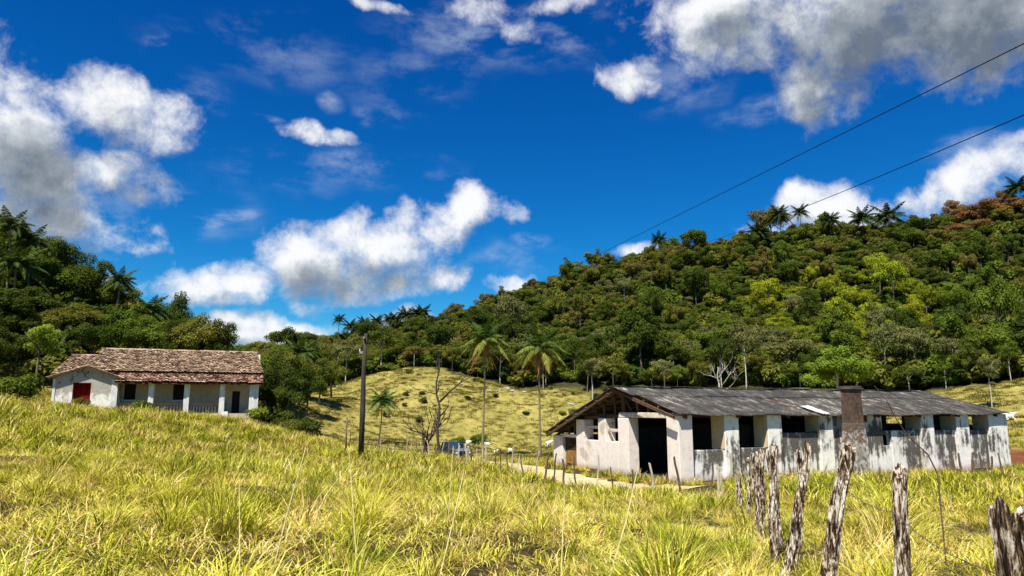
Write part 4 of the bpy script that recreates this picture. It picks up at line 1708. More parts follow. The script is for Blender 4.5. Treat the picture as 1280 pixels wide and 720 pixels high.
# --- left hill behind the farmhouse: nearer, finer leaved trees
NEAR_CROWNS = [crown_mesh('crown', 400 + k, 4.2 + .4 * (k % 2), 3.0 + .4 * (k % 3), 40, 13000, .135, M['foliage'], flat=.75, zc=5.4, blob=.27) for k in range(5)]
NEAR_AIRY = [crown_mesh('crown', 420, 3.2, 2.6, 18, 3800, .15, M['foliage'], flat=.5, zc=5.4, blob=.33)]
BUSHES = [crown_mesh('foliage', 440 + k, 1.5, 1.1, 12, 2600, .11, M['foliage'], flat=.8, zc=.75, blob=.45) for k in range(3)]
# (u, v of crown centre, distance y, scale, colour, words)
LEFT = [
    (-45, 300, 92, 1.05, 'dark green', 'dark green tree high on the left hill at the frame edge'),
    (2, 322, 95, 1.05, 'deep green', 'deep green tree below the two big palms on the left hill'),
    (-10, 395, 80, 1.15, 'deep green', 'deep green tree filling the left edge above the tall grass'),
    (60, 350, 96, .95, 'mid green', 'mid green round tree on the shoulder of the left hill'),
    (105, 358, 98, 1.05, 'dark green', 'dark green tree with wide crown above the left farmhouse gable'),
    (135, 372, 100, .9, 'dark green', 'dark green crown ending the high part of the left hill'),
    (75, 330, 106, .8, 'dark green', 'small dark crown behind the shoulder of the left hill'),
    (40, 385, 88, .9, 'dark green', 'dark green tree behind the bright sapling left of the farmhouse'),
    (90, 405, 86, .95, 'olive green', 'olive tree directly behind the left end of the farmhouse'),
    (150, 408, 88, .9, 'mid green', 'mid green tree behind the farmhouse roof near its left end'),
    (205, 415, 92, .95, 'dark green', 'dark green tree behind the middle of the farmhouse roof'),
    (215, 400, 98, .75, 'deep green', 'deep green tree under the palm behind the farmhouse roof'),
    (185, 428, 84, .8, 'mid green', 'low mid green tree touching the back of the farmhouse roof'),
    (245, 425, 92, .85, 'olive green', 'olive tree behind the right half of the farmhouse roof'),
    (268, 436, 94, .72, 'dark green', 'dark green tree behind the right end of the farmhouse roof'),
    (120, 425, 80, .75, 'dark green', 'low dark tree close behind the farmhouse gable wing'),
    (20, 440, 76, .8, 'deep green', 'deep green tree in the shade left of the farmhouse'),
    (-60, 400, 76, 1.1, 'deep green', 'deep green tree beyond the left frame edge'),
    (345, 480, 84, .62, 'deep green', 'deep green bushy tree right of the farmhouse'),
    (372, 492, 80, .62, 'deep green', 'deep green low tree standing right of the farmhouse bushes'),
    (340, 500, 78, .46, 'dark green', 'dark green shrubby tree against the right end of the farmhouse'),
    (362, 462, 105, .8, 'olive green', 'olive tree behind the dark trees right of the farmhouse'),
    (400, 470, 130, .8, 'dark green', 'dark tree where the pasture slope meets the left valley'),
    (415, 468, 140, .8, 'olive green', 'olive tree at the left foot of the pasture slope'),
    (385, 480, 118, .75, 'mid green', 'mid green tree in the valley left of the utility pole'),
    (352, 480, 112, .8, 'deep green', 'deep green tree in the valley behind the farmhouse right end'),
    (318, 468, 100, .75, 'mid green', 'mid green tree peeping past the right end of the farmhouse roof'),
]
for k, (u, v, y, s, c, lab) in enumerate(LEFT):
    d = pix_ray(u, v)
    kk = y / d.y
    x, zc_ = d.x * kk, EYE + d.z * kk
    z0 = gz(x, y)
    need = zc_ - z0
    sz = max(s * .75, min(s * 1.7, need / 5.8))
    lift = 0
    make_tree('hillside_tree', NEAR_CROWNS[k % 5], TRUNKS[k % 3], c, (x, y, z0 - .1), s, sz, rnd.uniform(0, 6.28), lab, 'tree', 'trees on the hill behind the farmhouse')

# bright sapling left of the farmhouse, round light tree behind the barn, tree at right, pale dry trees
def tree_at(u, v, y, s, c, lab, cr, tr, name='tree', szk=None):
    d = pix_ray(u, v)
    kk = y / d.y
    x, zc_ = d.x * kk, EYE + d.z * kk
    z0 = gz(x, y)
    sz = szk or max(s * .6, min(s * 2, (zc_ - z0) / 5.8))
    return make_tree(name, cr, tr, c, (x, y, z0 - .1), s, sz, rnd.uniform(0, 6.28), lab)


tree_at(52, 428, 70, .62, 'bright green', 'bright green slender tree left of the farmhouse gable', NEAR_AIRY[0], TRUNKS[1], 'broadleaf_tree')
tree_at(1045, 462, 118, 1.12, 'bright green', 'round light green tree rising just behind the barn roof', NEAR_CROWNS[2], TRUNKS_PALE[0], 'broadleaf_tree')
tree_at(1228, 266, 316, 2.1, 'orange brown', 'wide orange brown tree crowning the hill near the right edge', CROWNS[1], TRUNKS[0], 'broadleaf_tree')
tree_at(1272, 262, 312, 1.9, 'orange brown', 'orange brown tree on the hill crest at the right frame edge', CROWNS[3], TRUNKS[1], 'broadleaf_tree')
tree_at(740, 462, 146, .8, 'grey green', 'pale thin tree at the wood edge right of the second coconut palm', NEAR_AIRY[0], TRUNKS_PALE[1], 'broadleaf_tree')
tree_at(830, 462, 140, .85, 'grey green', 'pale dry tree at the wood edge behind the barn ridge', NEAR_AIRY[0], TRUNKS_PALE[2], 'broadleaf_tree')
tree_at(1235, 462, 88, .40, 'grey green', 'spindly sapling on the pasture beyond the right end of the barn', NEAR_AIRY[0], TRUNKS_PALE[1], 'broadleaf_tree')
for k, (u, y, s, c, lab) in enumerate(((20, 62, 1.3, 'mid green', 'small leafy bush in the grass at the left edge'), (322, 66.5, .75, 'bright green', 'bright green shrub at the right corner of the farmhouse'), (178, 61.8, .6, 'mid green', 'small bush before the left veranda column'),
                        (350, 71, 1.1, 'dark green', 'dark shrub right of the farmhouse corner'), (386, 76, 1.2, 'deep green', 'dark rounded shrub where the crest meets the valley'), (365, 66, .7, 'olive green', 'olive shrub in the grass right of the farmhouse'),
                        (572, 119, 1.0, 'mid green', 'green bush on the pasture left of the first coconut palm'),
                        (598, 122, 1.2, 'mid green', 'green bush on the pasture behind the first coconut palm trunk'), (100, 60.5, .5, 'olive green', 'little bush under the red farmhouse window'))):
    q = pix_ray(u, 512)
    x = q.x * y / q.y
    o = link_mesh('bush', BUSHES[k % 3], None, (x, y, gz(x, y)), k * 1.1)
    o.scale = (s, s, s * .95)
    o.color = (*PAL[c], 1)
    tag(o, lab, 'bush')

# --- palms
FRONDS = [frond_mesh('frond', 3.6, dr, .85, M['palm_leaf'], 500 + k, 26, .5, up) for k, (dr, up) in enumerate([(.25, 1.1), (.55, .8), (.75, .55), (.95, .3), (.8, .0)])]
DEAD = frond_mesh('dead_frond', 2.9, .55, .55, M['dead_leaf'], 520, 16, .9, -.9)


def palm_trunk(h, r, bend, seed):
    m = MB()
    n = 14
    pts, rad = [], []
    for i in range(n):
        t = i / (n - 1)
        pts.append((bend * math.sin(t * 1.6), bend * .4 * t * t, -.4 + (h + .4) * t))
        rad.append(r * (1.35 - .55 * min(1, t * 3) - .15 * t) * (1.03 if i % 2 else .97))
    m.tube(pts, rad, 8)
    return m.mesh('trunk', M['palm_bark'], True), Vector(pts[-1])


def big_palm(u, y, h, r, L, bend, label, ndead, nf, col, rz=0.0):
    d = pix_ray(u, 512)
    x = d.x * y / d.y
    root = empty('coconut_palm', (x, y, gz(x, y)), rz)
    tag(root, label, 'palm tree')
    tm, top = palm_trunk(h, r, bend, int(u))
    link_mesh('trunk', tm, root)
    rn = random.Random(int(u))
    for k in range(nf):
        a = k * 2.399 + rn.uniform(-.2, .2)
        lev = min(4, int(k / nf * 5))
        f = link_mesh('frond', FRONDS[lev], root, top)
        f.rotation_euler = (rn.uniform(-.15, .15), rn.uniform(-.1, .1), a)
        s = L / 3.6 * rn.uniform(.9, 1.1)
        f.scale = (s, s, s)
        q = rn.uniform(.8, 1.2) * (1 + .28 * lev)
        f.color = (col[0] * q * (.66 + .14 * lev), col[1] * q, col[2] * q, 1)
    for k in range(ndead):
        a = k * 2.0 + rn.uniform(-.4, .4)
        f = link_mesh('dead_frond', DEAD, root, top)
        f.rotation_euler = (rn.uniform(-.3, .3), rn.uniform(-.2, .35), a)
        s = L / 3.6 * rn.uniform(.75, 1.05)
        f.scale = (s, s, s)
    return root


GP = (0.066, 0.082, 0.016)
big_palm(603, 96, 15.2, .17, 3.5, .3, 'tall coconut palm nearest the parked car, taller of the pair on the pasture', 8, 22, GP)
big_palm(675, 92, 13.6, .17, 3.5, -.2, 'tall coconut palm with brown skirt of dead leaves left of the barn', 14, 22, GP, 1.0)
big_palm(474, 112, 6.4, .13, 2.9, .5, 'short young coconut palm alone on the pasture slope right of the utility pole', 2, 20, (.05, .08, .018), .5)


def palm_crown(name, seed, nf, L):
    rn = random.Random(seed)
    it = []
    for k in range(nf):
        a = k * 2.399 + rn.uniform(-.3, .3)
        lev = min(4, int((k / nf) ** 1.0 * 4.6))
        s = L / 3.6 * rn.uniform(.85, 1.12)
        it.append((FRONDS[lev], Matrix.Rotation(a, 4, 'Z') @ Matrix.Rotation(rn.uniform(-.15, .15), 4, 'X') @ Matrix.Scale(s, 4)))
    return join_meshes(name, it, M['palm_leaf'])


PCROWNS = [palm_crown('crown', 31, 26, 4.2), palm_crown('crown', 32, 30, 4.4), palm_crown('crown', 33, 24, 3.8)]
PTRUNKS = [palm_trunk(9.0, .17, .5, 1)[0], palm_trunk(9.0, .17, -.4, 2)[0]]


def wood_palm(u, v, y, s, label, group, col='dark'):
    d = pix_ray(u, v)
    kk = y / d.y
    x, zt = d.x * kk, EYE + d.z * kk
    z0 = gz(x, y)
    h = max(3.0, zt - z0)
    r = empty('forest_palm', (x, y, z0), rnd.uniform(0, 6.28))
    tag(r, label, 'palm tree', group)
    t = link_mesh('trunk', PTRUNKS[int(u) % 2], r)
    t.scale = (1, 1, h / 9.0)
    bend = .5 if int(u) % 2 == 0 else -.4
    c = link_mesh('crown', PCROWNS[int(u * 7) % 3], r, (bend * math.sin(1.6), bend * .4, h))
    c.scale = (s, s, s)
    c.color = ((.030, .046, .013, 1) if col == 'dark' else (.06, .085, .02, 1))


G1 = 'palms on the skyline of the wooded hill'
for (u, v, s, lab) in [(975, 276, 1.0, 'dark palm at the left of the pair under the white cloud on the hilltop'), (1001, 273, .95, 'palm standing highest against the white cloud on the hilltop'),
                       (1077, 282, 1.3, 'broad palm left of the tallest palm on the right hilltop'), (1110, 280, 1.5, 'tallest dark palm on the right hilltop'),
                       (1036, 284, .9, 'small palm between the hilltop palm pairs'), (1150, 298, 1.3, 'dark palm right of the tallest hilltop palm'),
                       (1168, 300, 1.2, 'dark palm near the orange brown tree on the hilltop'), (946, 300, 1.1, 'dark palm just below the left end of the hilltop palms'), (1275, 242, 1.2, 'palm above the orange brown tree at the right edge'),
                       (823, 308, .8, 'small pointed palm on the sloping skyline above the barn left end')]:
    wood_palm(u, v - 8, 316, s * 1.4, lab, G1)
for k, u in enumerate((425, 438, 446, 455, 470, 487, 495, 508, 520, 528)):
    wood_palm(u, 409 - (u - 425) * .10 + rnd.uniform(-6, 6) - (4 if k % 3 == 0 else 0), 300, rnd.uniform(.9, 1.2), ORD[k] + ' small dark palm in the skyline row, counted rightwards from left of the pole', 'palms on the low skyline behind the pole')
for (u, v, y, s, lab) in [(20, 283, 90, .8, 'large palm topping the left hill at the frame edge'), (44, 302, 92, .85, 'large palm leaning out right of the topmost left palm'), (25, 332, 88, .8, 'dark palm half sunk in the trees of the left hill'),
                          (192, 388, 92, .7, 'palm rising behind the middle of the farmhouse roof'), (85, 408, 84, .6, 'palm among the trees behind the farmhouse left end'), (152, 352, 97, .7, 'palm leaning over the edge of the left hill crowns'),
                          (375, 442, 130, .9, 'slim dark palm right of the farmhouse trees')]:
    wood_palm(u, v, y, s, lab, 'palms among the trees behind the farmhouse', 'mid')


# --- dead trees
def dead_tree(u, y, h, r, label, seed, nb, spread, mat):
    d = pix_ray(u, 512)
    x = d.x * y / d.y
    rn = random.Random(seed)
    m = MB()
    pts = [Vector((.10 * math.sin(i * 1.7) * h / 6 + .02 * i * math.sin(i * .7), .08 * math.cos(i * 2.1), -.4 + (h + .4) * i / 9)) for i in range(10)]
    m.tube(pts, [r * (1.2 - .85 * i / 9) for i in range(10)], 7, jit=.08)
    root = empty('dead_tree', (x, y, gz(x, y)))
    tag(root, label, 'dead tree')
    m.build('trunk', mat, root, True)
    m = MB()

    def grow(p, dr, L, rad, lev):
        q = [p]
        for i in range(4):
            dr = (dr + Vector([rn.uniform(-.28, .28) for _ in range(3)]) + Vector((0, 0, .1))).normalized()
            q.append(q[-1] + dr * L / 4)
        m.tube(q, [rad * (1 - .18 * i) for i in range(5)], 5, jit=.05)
        if lev:
            for _ in range(3):
                i = rn.randint(1, 4)
                nd = (dr + Vector([rn.uniform(-.9, .9), rn.uniform(-.9, .9), rn.uniform(-.2, .8)])).normalized()
                grow(q[i], nd, L * .55, rad * .5, lev - 1)
    for k in range(nb):
        f = rn.uniform(.3, 1.0)
        a = k * 2.4 + rn.uniform(-.4, .4)
        p = pts[min(9, int(f * 9))]
        grow(p, Vector((math.cos(a), math.sin(a) * .7, rn.uniform(.3, 1.0))).normalized(), spread * rn.uniform(.6, 1.1) * (1.2 - .5 * f), r * .42, 2)
    return root, m


root, m = dead_tree(548, 62, 8.4, .125, 'tall dark dead tree with bare crooked limbs behind the parked car', 4, 8, 1.7, M['bark_dark'])
m.tube([(.1, 0, 4.8), (.9, 0, 5.6), (1.8, .1, 6.4), (2.9, .1, 7.0)], [.1, .08, .06, .02], 6)
m.tube([(1.8, .1, 6.4), (2.2, .1, 6.9), (3.0, 0, 7.4)], [.05, .035, .015], 5)
m.tube([(-.05, 0, 3.4), (.5, .1, 3.9), (.9, .1, 4.8)], [.07, .05, .02], 5)
m.build('limbs', M['bark_dark'], root, True)
root, m = dead_tree(532, 66, 2.6, .2, 'spreading bare dead tree left of the tall dark dead trunk', 9, 7, 3.4, M['bark_dark'])
m.build('limbs', M['bark_dark'], root, True)
root, m = dead_tree(900, 137, 6.0, .22, 'bare pale tree at the wood edge behind the barn roof', 14, 6, 4.0, M['bark_pale'])
m.build('limbs', M['bark_pale'], root, True)

# ------------------------------------------------------------------ poles and wires


def at_uy(u, y, dz=0.0):
    d = pix_ray(u, 512)
    x = d.x * y / d.y
    return Vector((x, y, gz(x, y) + dz))


p = at_uy(453, 48)
r = empty('utility_pole', p)
tag(r, 'dark timber utility pole standing behind the grass crest', 'utility pole')
m = MB()
m.tube([(0, 0, -.5), (0.02, 0, 3), (.0, 0, 5.5), (.05, 0, 8.1)], [.185, .17, .145, .11], 10, jit=.04)
m.build('shaft', M['pole'], r, True)
m = MB()
m.box(-.32, -.1, -.06, .06, 6.75, 6.9)
m.box(-.05, .05, -.3, .3, 7.75, 7.86)
m.build('bracket', M['metal'], r)
m = MB()
m.tube([(-.3, 0, 6.9), (-.3, 0, 7.08)], .05, 8)
m.tube([(0, .24, 7.87), (0, .24, 8.02)], .045, 8)
m.build('insulator', M['col'], r)

p = at_uy(434, 50)
r = empty('short_post', p)
tag(r, 'short thin timber post with small crossbar left of the utility pole', 'post')
m = MB()
m.tube([(0, 0, -.4), (0, 0, 2.55)], [.07, .055], 7)
m.build('shaft', M['stake'], r, True)
m = MB()
m.box(-.24, .24, -.04, .04, 2.2, 2.3)
m.build('crossbar', M['stake'], r)


def wire(name, a, b, sag, rad, mat, label, cat, n=40):
    a, b = Vector(a), Vector(b)
    pts = []
    for i in range(n + 1):
        t = i / n
        q = a.lerp(b, t)
        q.z -= sag * 4 * t * (1 - t)
        pts.append(q)
    m = MB()
    m.tube(pts, rad, 6)
    return tag(m.build(name, mat, smooth=True), label, cat)


def along(u, v, y):
    d = pix_ray(u, v)
    return d * (y / d.y)+ Vector((0, 0, EYE))


wire('overhead_wire', along(1420, -15, 46), along(672, 356, 262), 0, .048, M['cable'], 'upper of two black overhead wires crossing the blue sky', 'overhead wire')
wire('overhead_wire', along(1420, 83, 46), along(870, 306, 262), 1.2, .048, M['cable'], 'lower of two black overhead wires crossing the blue sky', 'overhead wire')

# ------------------------------------------------------------------ fence posts and stakes


def post_mesh(h, r, lean, bend, seed, fork=False, mat=None):
    """weathered split post: uneven section, bark ridges, jagged top"""
    rng = np.random.default_rng(seed)
    n, k = 30, 44
    ph = rng.uniform(0, 6.28, 6)
    am = rng.uniform(.03, .13, 6)
    zs = np.linspace(-.45, h, k)
    V = []
    for i, z in enumerate(zs):
        t = z / h
        cx = lean[0] * z + bend * math.sin(max(0, t) * 3.0) + .012 * math.sin(z * 7 + seed)
        cy = lean[1] * z + .010 * math.cos(z * 6 + seed)
        for a_ in range(n):
            a = 2 * math.pi * a_ / n
            q = 1 + sum(am[f] * math.sin((f + 1) * a + ph[f] + z * (.6 + .7 * f)) for f in range(6)) * .8
            q *= 1 + rng.normal(0, .05) - (.16 if math.sin(a * 4 + ph[3] + .8 * math.sin(z * 5 + ph[4])) > .72 else 0)
            rr = r * q * (1.1 - .22 * max(0, t))
            zz = z
            if i == k - 1:
                zz += r * ((.75 if fork else .45) * math.sin(a + ph[0]) + .35 * math.sin(3 * a + ph[2])) + rng.uniform(-.2, .3) * r
            V.append((cx + rr * math.cos(a), cy + rr * math.sin(a), zz))
    F = []
    for i in range(k - 1):
        for a_ in range(n):
            o0, o1 = i * n + a_, i * n + (a_ + 1) % n
            F.append((o0, o1, o1 + n, o0 + n))
    c = len(V)
    cx, cy = lean[0] * h + bend * math.sin(3.0), lean[1] * h
    V.append((cx, cy, h - r * .2 if fork else h + r * .35))
    F += [((k - 1) * n + a_, (k - 1) * n + (a_ + 1) % n, c) for a_ in range(n)]
    me = bpy.data.meshes.new('fence_post')
    me.from_pydata(V, [], F)
    me.materials.append(mat or M['post'])
    me.update()
    return me


# (u at top, v at top, distance y, radius, u of the foot at about 1.3 m lower, label, seed, bend)
POSTS = [
    (1249, 632, 3.15, .046, 1243, 'thick jagged grey fence post at the right frame edge', 1, .0),
    (1276, 642, 3.3, .040, 1264, 'split grey fence post behind the thick one at the right frame edge', 2, .02),
    (1124, 590, 5.3, .058, 1096, 'white flecked dark fence post second from the right frame edge', 3, .02),
    (1060, 560, 6.6, .070, 1006, 'large leaning black and white fence post before the chimney', 4, -.015),
    (1011, 556, 8.6, .058, 965, 'leaning flecked fence post left of the chimney', 5, .01),
    (998, 565, 9.6, .042, 978, 'thin crooked dark fence post beside the leaning flecked one', 6, .07),
    (968, 559, 11.0, .078, 958, 'stout brown fence post at the right of the post cluster', 7, .0),
    (960, 562, 12.0, .055, 968, 'brown fence post leaning in the middle of the post cluster', 8, .03),
    (953, 563, 13.2, .055, 948, 'bleached fence post in the middle of the post cluster', 9, -.02),
    (946, 566, 14.8, .055, 942, 'narrow fence post behind the bleached one in the cluster', 10, .02),
    (940, 568, 16.5, .055, 944, 'pale fence post at the left of the post cluster', 11, .0),
    (934, 573, 18.5, .050, 930, 'small dark fence post ending the post cluster', 12, .03),
    (926, 592, 20.5, .050, 922, 'short grey fence post left of the post cluster', 13, .0),
    (921, 598, 22.5, .055, 918, 'short thin fence post beside the foot of the barn wall', 14, .02),
]
post_tops = []
for (u, v, y, r, uf, lab, seed, bend) in POSTS:
    top = along(u, v, y)
    g0 = gz(top.x, y)
    h = top.z - g0
    fx = top.x + (uf - u) / FPX * y * (h / 1.35) * .75
    g0 = gz(fx, y)
    h = top.z - g0
    o = link_mesh('fence_post', post_mesh(h, r * .88, ((top.x - fx) / h, 0), bend, seed, seed in (1, 3, 5)), None, (fx, y, g0))
    tag(o, lab, 'fence post', 'foreground fence posts')
    post_tops.append((Vector((fx, y, g0)), top, h))

# barbed wire strands between neighbouring foreground posts
for (frac, lab) in ((.80, 'upper'), (.42, 'lower')):
    m = MB()
    order = [0, 2, 3, 4, 6, 8, 10, 12]
    Q = [post_tops[i][0].lerp(post_tops[i][1], frac) + Vector((-.05, -.03, 0)) for i in order]
    Q = [Q[0] + Vector((-.55, -2.4, .02))] + Q
    pts = []
    for a, b in zip(Q[:-1], Q[1:]):
        for i in range(6):
            t = i / 6
            q = a.lerp(b, t)
            q.z -= .05 * 4 * t * (1 - t)
            pts.append(q)
    pts.append(Q[-1])
    m.tube(pts, .0022, 5)
    for a, b in zip(pts[:-1], pts[1:]):
        for f in (.25, .75):
            q = a.lerp(b, f)
            for s in range(2):
                dv = Vector([random.uniform(-1, 1) for _ in range(3)]).normalized() * .022
                m.tube([q - dv, q + dv], .0014, 3)
    tag(m.build('barbed_wire', M['wire']), lab + ' strand of barbed wire strung along the foreground posts', 'barbed wire', 'barbed wire strands')

# thin stakes along the near side of the track
STAKE_LINE = [(6.9, 24.5), (7.4, 27), (6.4, 28.3), (4.6, 29.6), (3.2, 31.6), (1.7, 34.6), (.4, 38), (-1.0, 42.5), (-2.9, 48), (-4.8, 54), (-7.6, 58.5), (-11.2, 62), (-15, 64)]
line = spline(STAKE_LINE, 20)
stakes = {}
acc_d, last = 0.0, line[0]
nst = 0
stake_meshes = {}
for q in line[1:]:
    acc_d += (q - last).length
    last = q
    gap = .62 if q.y > 50 else 1.0
    if acc_d > gap:
        acc_d = random.uniform(-.35, .25)
        x, y = q.x + random.uniform(-.12, .12), q.y + random.uniform(-.15, .15)
        h = random.uniform(.95, 1.5)
        pale = random.random() < (.45 if q.y > 48 else .2)
        o = link_mesh('fence_stake', post_mesh(h, random.uniform(.028, .046), (random.uniform(-.2, .2), random.uniform(-.1, .1)), random.uniform(-.05, .05), 100 + nst, False, M['stake_pale' if pale else 'stake']), None, (x, y, gz(x, y)))
        zone = 'on the crest left of the pickup' if q.y > 52 else ('before the barn doorway' if q.y < 33 else 'beside the dirt track')
        lab = ('bleached' if pale else 'dark') + ' thin stake ' + zone
        stakes.setdefault(lab, []).append((proj(x, y, gz(x, y))[0], o))
        nst += 1

for lab, ms in stakes.items():
    ms.sort(key=lambda q: q[0])
    for k, (_, o) in enumerate(ms):
        tag(o, ORD[k] + ' ' + lab + ', counted from the left' if len(ms) > 1 else lab, 'fence stake', 'thin stakes along the dirt track')

# stakes by the barn's right end
for k, u in enumerate((1180, 1192, 1201, 1214, 1217, 1228, 1238, 1250)):
    d = pix_ray(u, 575)
    y = 36.6 + (u - 1180) * .028
    x = d.x * y / d.y
    h = random.uniform(.7, 1.15)
    o = link_mesh('fence_stake', post_mesh(h, random.uniform(.04, .065), (random.uniform(-.12, .12), 0), 0, 300 + k, False, M['stake']), None, (x, y, gz(x, y)))
    tag(o, ORD[k] + ' dark short stake before the right end of the barn wall, from the left', 'fence stake', 'stakes before the right end of the barn')

# ------------------------------------------------------------------ vehicle


def paint(name, col, rough=.25):
    m, T, out = new_mat(name)
    p = bsdf(T, out, col, rough, spec=.5)
    p.inputs['Coat Weight'].default_value = .6
    return m


def build_car():
    p = at_uy(567, 66)
    r = empty('parked_pickup', p + Vector((0, 0, .02)), R(-62))
    tag(r, 'dark blue pickup with reflection-pale bonnet parked on the dirt track by the stakes', 'car')
    blue = paint('dark_blue_paint', (0.012, 0.035, 0.055))
    pale = paint('reflection_pale_paint', (0.30, 0.33, 0.35), .35)  # bright reflection on the bonnet put into a pale colour
    glass = paint('car_glass', (0.02, 0.04, 0.05), .08)
    black = simple('black_plastic', (.012, .012, .013), .6)
    rim = simple('steel_rim', (.35, .35, .36), .4, metal=.6)
    lamp = paint('lamp_glass', (.7, .72, .72), .1)
    # profile in x (forward +x), extruded across y
    W = .88

    def extrude(prof, w0, w1, m):
        n = len(prof)
        vs = [(x, -w, z) for (x, z), w in zip(prof, w0)] + [(x, w, z) for (x, z), w in zip(prof, w0)]
        m.add(vs, [tuple(range(n)), tuple(range(2 * n - 1, n - 1, -1))] + [(i, i + n, (i + 1) % n + n, (i + 1) % n) for i in range(n)])
    body = [(-2.45, .5), (2.2, .5), (2.32, .62), (2.3, .95), (1.0, 1.05), (-2.45, 1.05)]
    m = MB()
    extrude(body, [.84, .84, .80, .80, W, W], None, m)
    m.build('body', blue, r, bevel=.05)
    m = MB()
    extrude([(.98, 1.06), (2.28, .965), (2.26, 1.0), (1.5, 1.075), (.98, 1.10)], [.80, .76, .76, .80, .80], None, m)
    m.build('bonnet', pale, r, bevel=.02)
    m = MB()
    extrude([(-.95, 1.06), (1.0, 1.06), (.35, 1.62), (.15, 1.68), (-.75, 1.68), (-.95, 1.6)], [.84, .84, .68, .66, .66, .68], None, m)
    m.build('cabin', blue, r, bevel=.04)
    m = MB()
    m.add([(.97, -.74, 1.1), (.97, .74, 1.1), (.42, .62, 1.58), (.42, -.62, 1.58)], [(0, 1, 2, 3)])
    for v in list(m.v):
        pass
    m.v = [(x + .035, y, z + .02) for x, y, z in m.v]
    m.build('windscreen', glass, r)
    for s in (-1, 1):
        m = MB()
        q = [(-.8, s * .835, 1.12), (.75, s * .835, 1.12), (.28, s * .735, 1.56), (-.7, s * .735, 1.56)]
        m.add(q, [(0, 1, 2, 3) if s < 0 else (3, 2, 1, 0)])
        m.build('side_window', glass, r)
        m = MB()
        m.box(2.285, 2.335, s * .62 - .14, s * .62 + .14, .74, .9)
        m.build('headlight', lamp, r)
        m = MB()
        m.box(.65, .82, s * .95 - .09, s * .95 + .09, 1.12, 1.26)
        m.build('mirror', black, r, bevel=.02)
    m = MB()
    m.box(2.30, 2.34, -.45, .45, .70, .9)
    m.build('grille', black, r)
    m = MB()
    m.box(2.26, 2.44, -.84, .84, .42, .64)
    m.build('bumper', black, r, bevel=.03)
    for x in (-1.45, 1.45):
        for s in (-1, 1):
            m = MB()
            m.tube([(x, s * .72, .37), (x, s * .93, .37)], .37, 20)
            t = m.build('wheel', black, r)
            m = MB()
            m.tube([(x, s * .925, .37), (x, s * .945, .37)], .22, 16)
            m.build('rim', rim, t)


build_car()

# ------------------------------------------------------------------ cattle


def skin_mesh(name, verts, edges, rads, mat):
    me = bpy.data.meshes.new(name + '_skeleton')
    me.from_pydata(verts, edges, [])
    o = bpy.data.objects.new(name + '_skeleton', me)
    COL.objects.link(o)
    sk = o.modifiers.new('skin', 'SKIN')
    for v, rr in zip(me.skin_vertices[0].data, rads):
        v.radius = rr
    me.skin_vertices[0].data[0].use_root = True
    ss = o.modifiers.new('sub', 'SUBSURF')
    ss.levels = 1
    dg = bpy.context.evaluated_depsgraph_get()
    res = bpy.data.meshes.new_from_object(o.evaluated_get(dg))
    res.name = name
    res.materials.clear()
    res.materials.append(mat)
    res.polygons.foreach_set('use_smooth', [True] * len(res.polygons))
    bpy.data.objects.remove(o)
    return res


def cow_mesh(pose):
    lie = pose == 'lying'
    z = .62 if lie else 1.12
    V = [(0, 0, z), (.38, 0, z + .02), (.66, 0, z + .10), (-.42, 0, z + .02), (-.74, 0, z + .0)]
    Rd = [(.33, .40), (.30, .39), (.22, .36), (.31, .38), (.22, .28)]
    E = [(0, 1), (1, 2), (0, 3), (3, 4)]

    def add(pts, rs, a):
        for p_, q in zip(pts, rs):
            V.append(p_)
            Rd.append((q, q))
            E.append((a, len(V) - 1))
            a = len(V) - 1
        return a
    if pose == 'grazing':
        add([(.92, 0, z - .12), (1.12, 0, z - .52), (1.22, 0, z - .80), (1.34, 0, z - 1.02)], [.17, .13, .13, .075], 2)
    else:
        add([(.90, 0, z + .24), (1.12, 0, z + .42), (1.30, 0, z + .38), (1.50, 0, z + .22)], [.18, .14, .12, .075], 2)
    add([(.42, 0, z + .40)], [.16], 1)                                     # hump
    add([(-.90, 0, z - .08), (-.93, .02, z - .55)], [.04, .03], 4)          # tail
    for s in (-1, 1):
        if lie:
            add([(.55, s * .30, .30), (.85, s * .34, .14), (.55, s * .34, .08)], [.10, .07, .05], 1)
            add([(-.60, s * .36, .32), (-.25, s * .42, .14), (-.62, s * .44, .08)], [.13, .08, .05], 3)
        else:
            add([(.52, s * .20, z - .42), (.54, s * .20, .48), (.53, s * .20, .06)], [.12, .065, .05], 1)
            add([(-.52, s * .21, z - .34), (-.70, s * .21, .50), (-.64, s * .21, .06)], [.15, .065, .05], 3)
    return skin_mesh('cow', V, E, Rd, M['cow'])


COWS = {k: cow_mesh(k) for k in ('standing', 'grazing', 'lying')}


def cow(u, v, y, pose, rz, lab, s=1.0):
    q = at_uy(u, y)
    o = link_mesh('cow', COWS[pose], None, q, rz)
    o.scale = (s, s, s)
    tag(o, lab, 'cow', 'white cattle on the pasture')
    hd = (1.12, 0, 1.12 - .52) if pose == 'grazing' else ((1.12, 0, 1.54) if pose == 'standing' else (1.12, 0, 1.04))
    for sg in (-1, 1):
        m = MB()
        b = Vector(hd)
        m.tube([b + Vector((0, sg * .08, .08)), b + Vector((-.04, sg * .2, .2)), b + Vector((-.03, sg * .22, .32))], [.03, .022, .008], 5)
        m.build('horn', M['horn'], o, True)


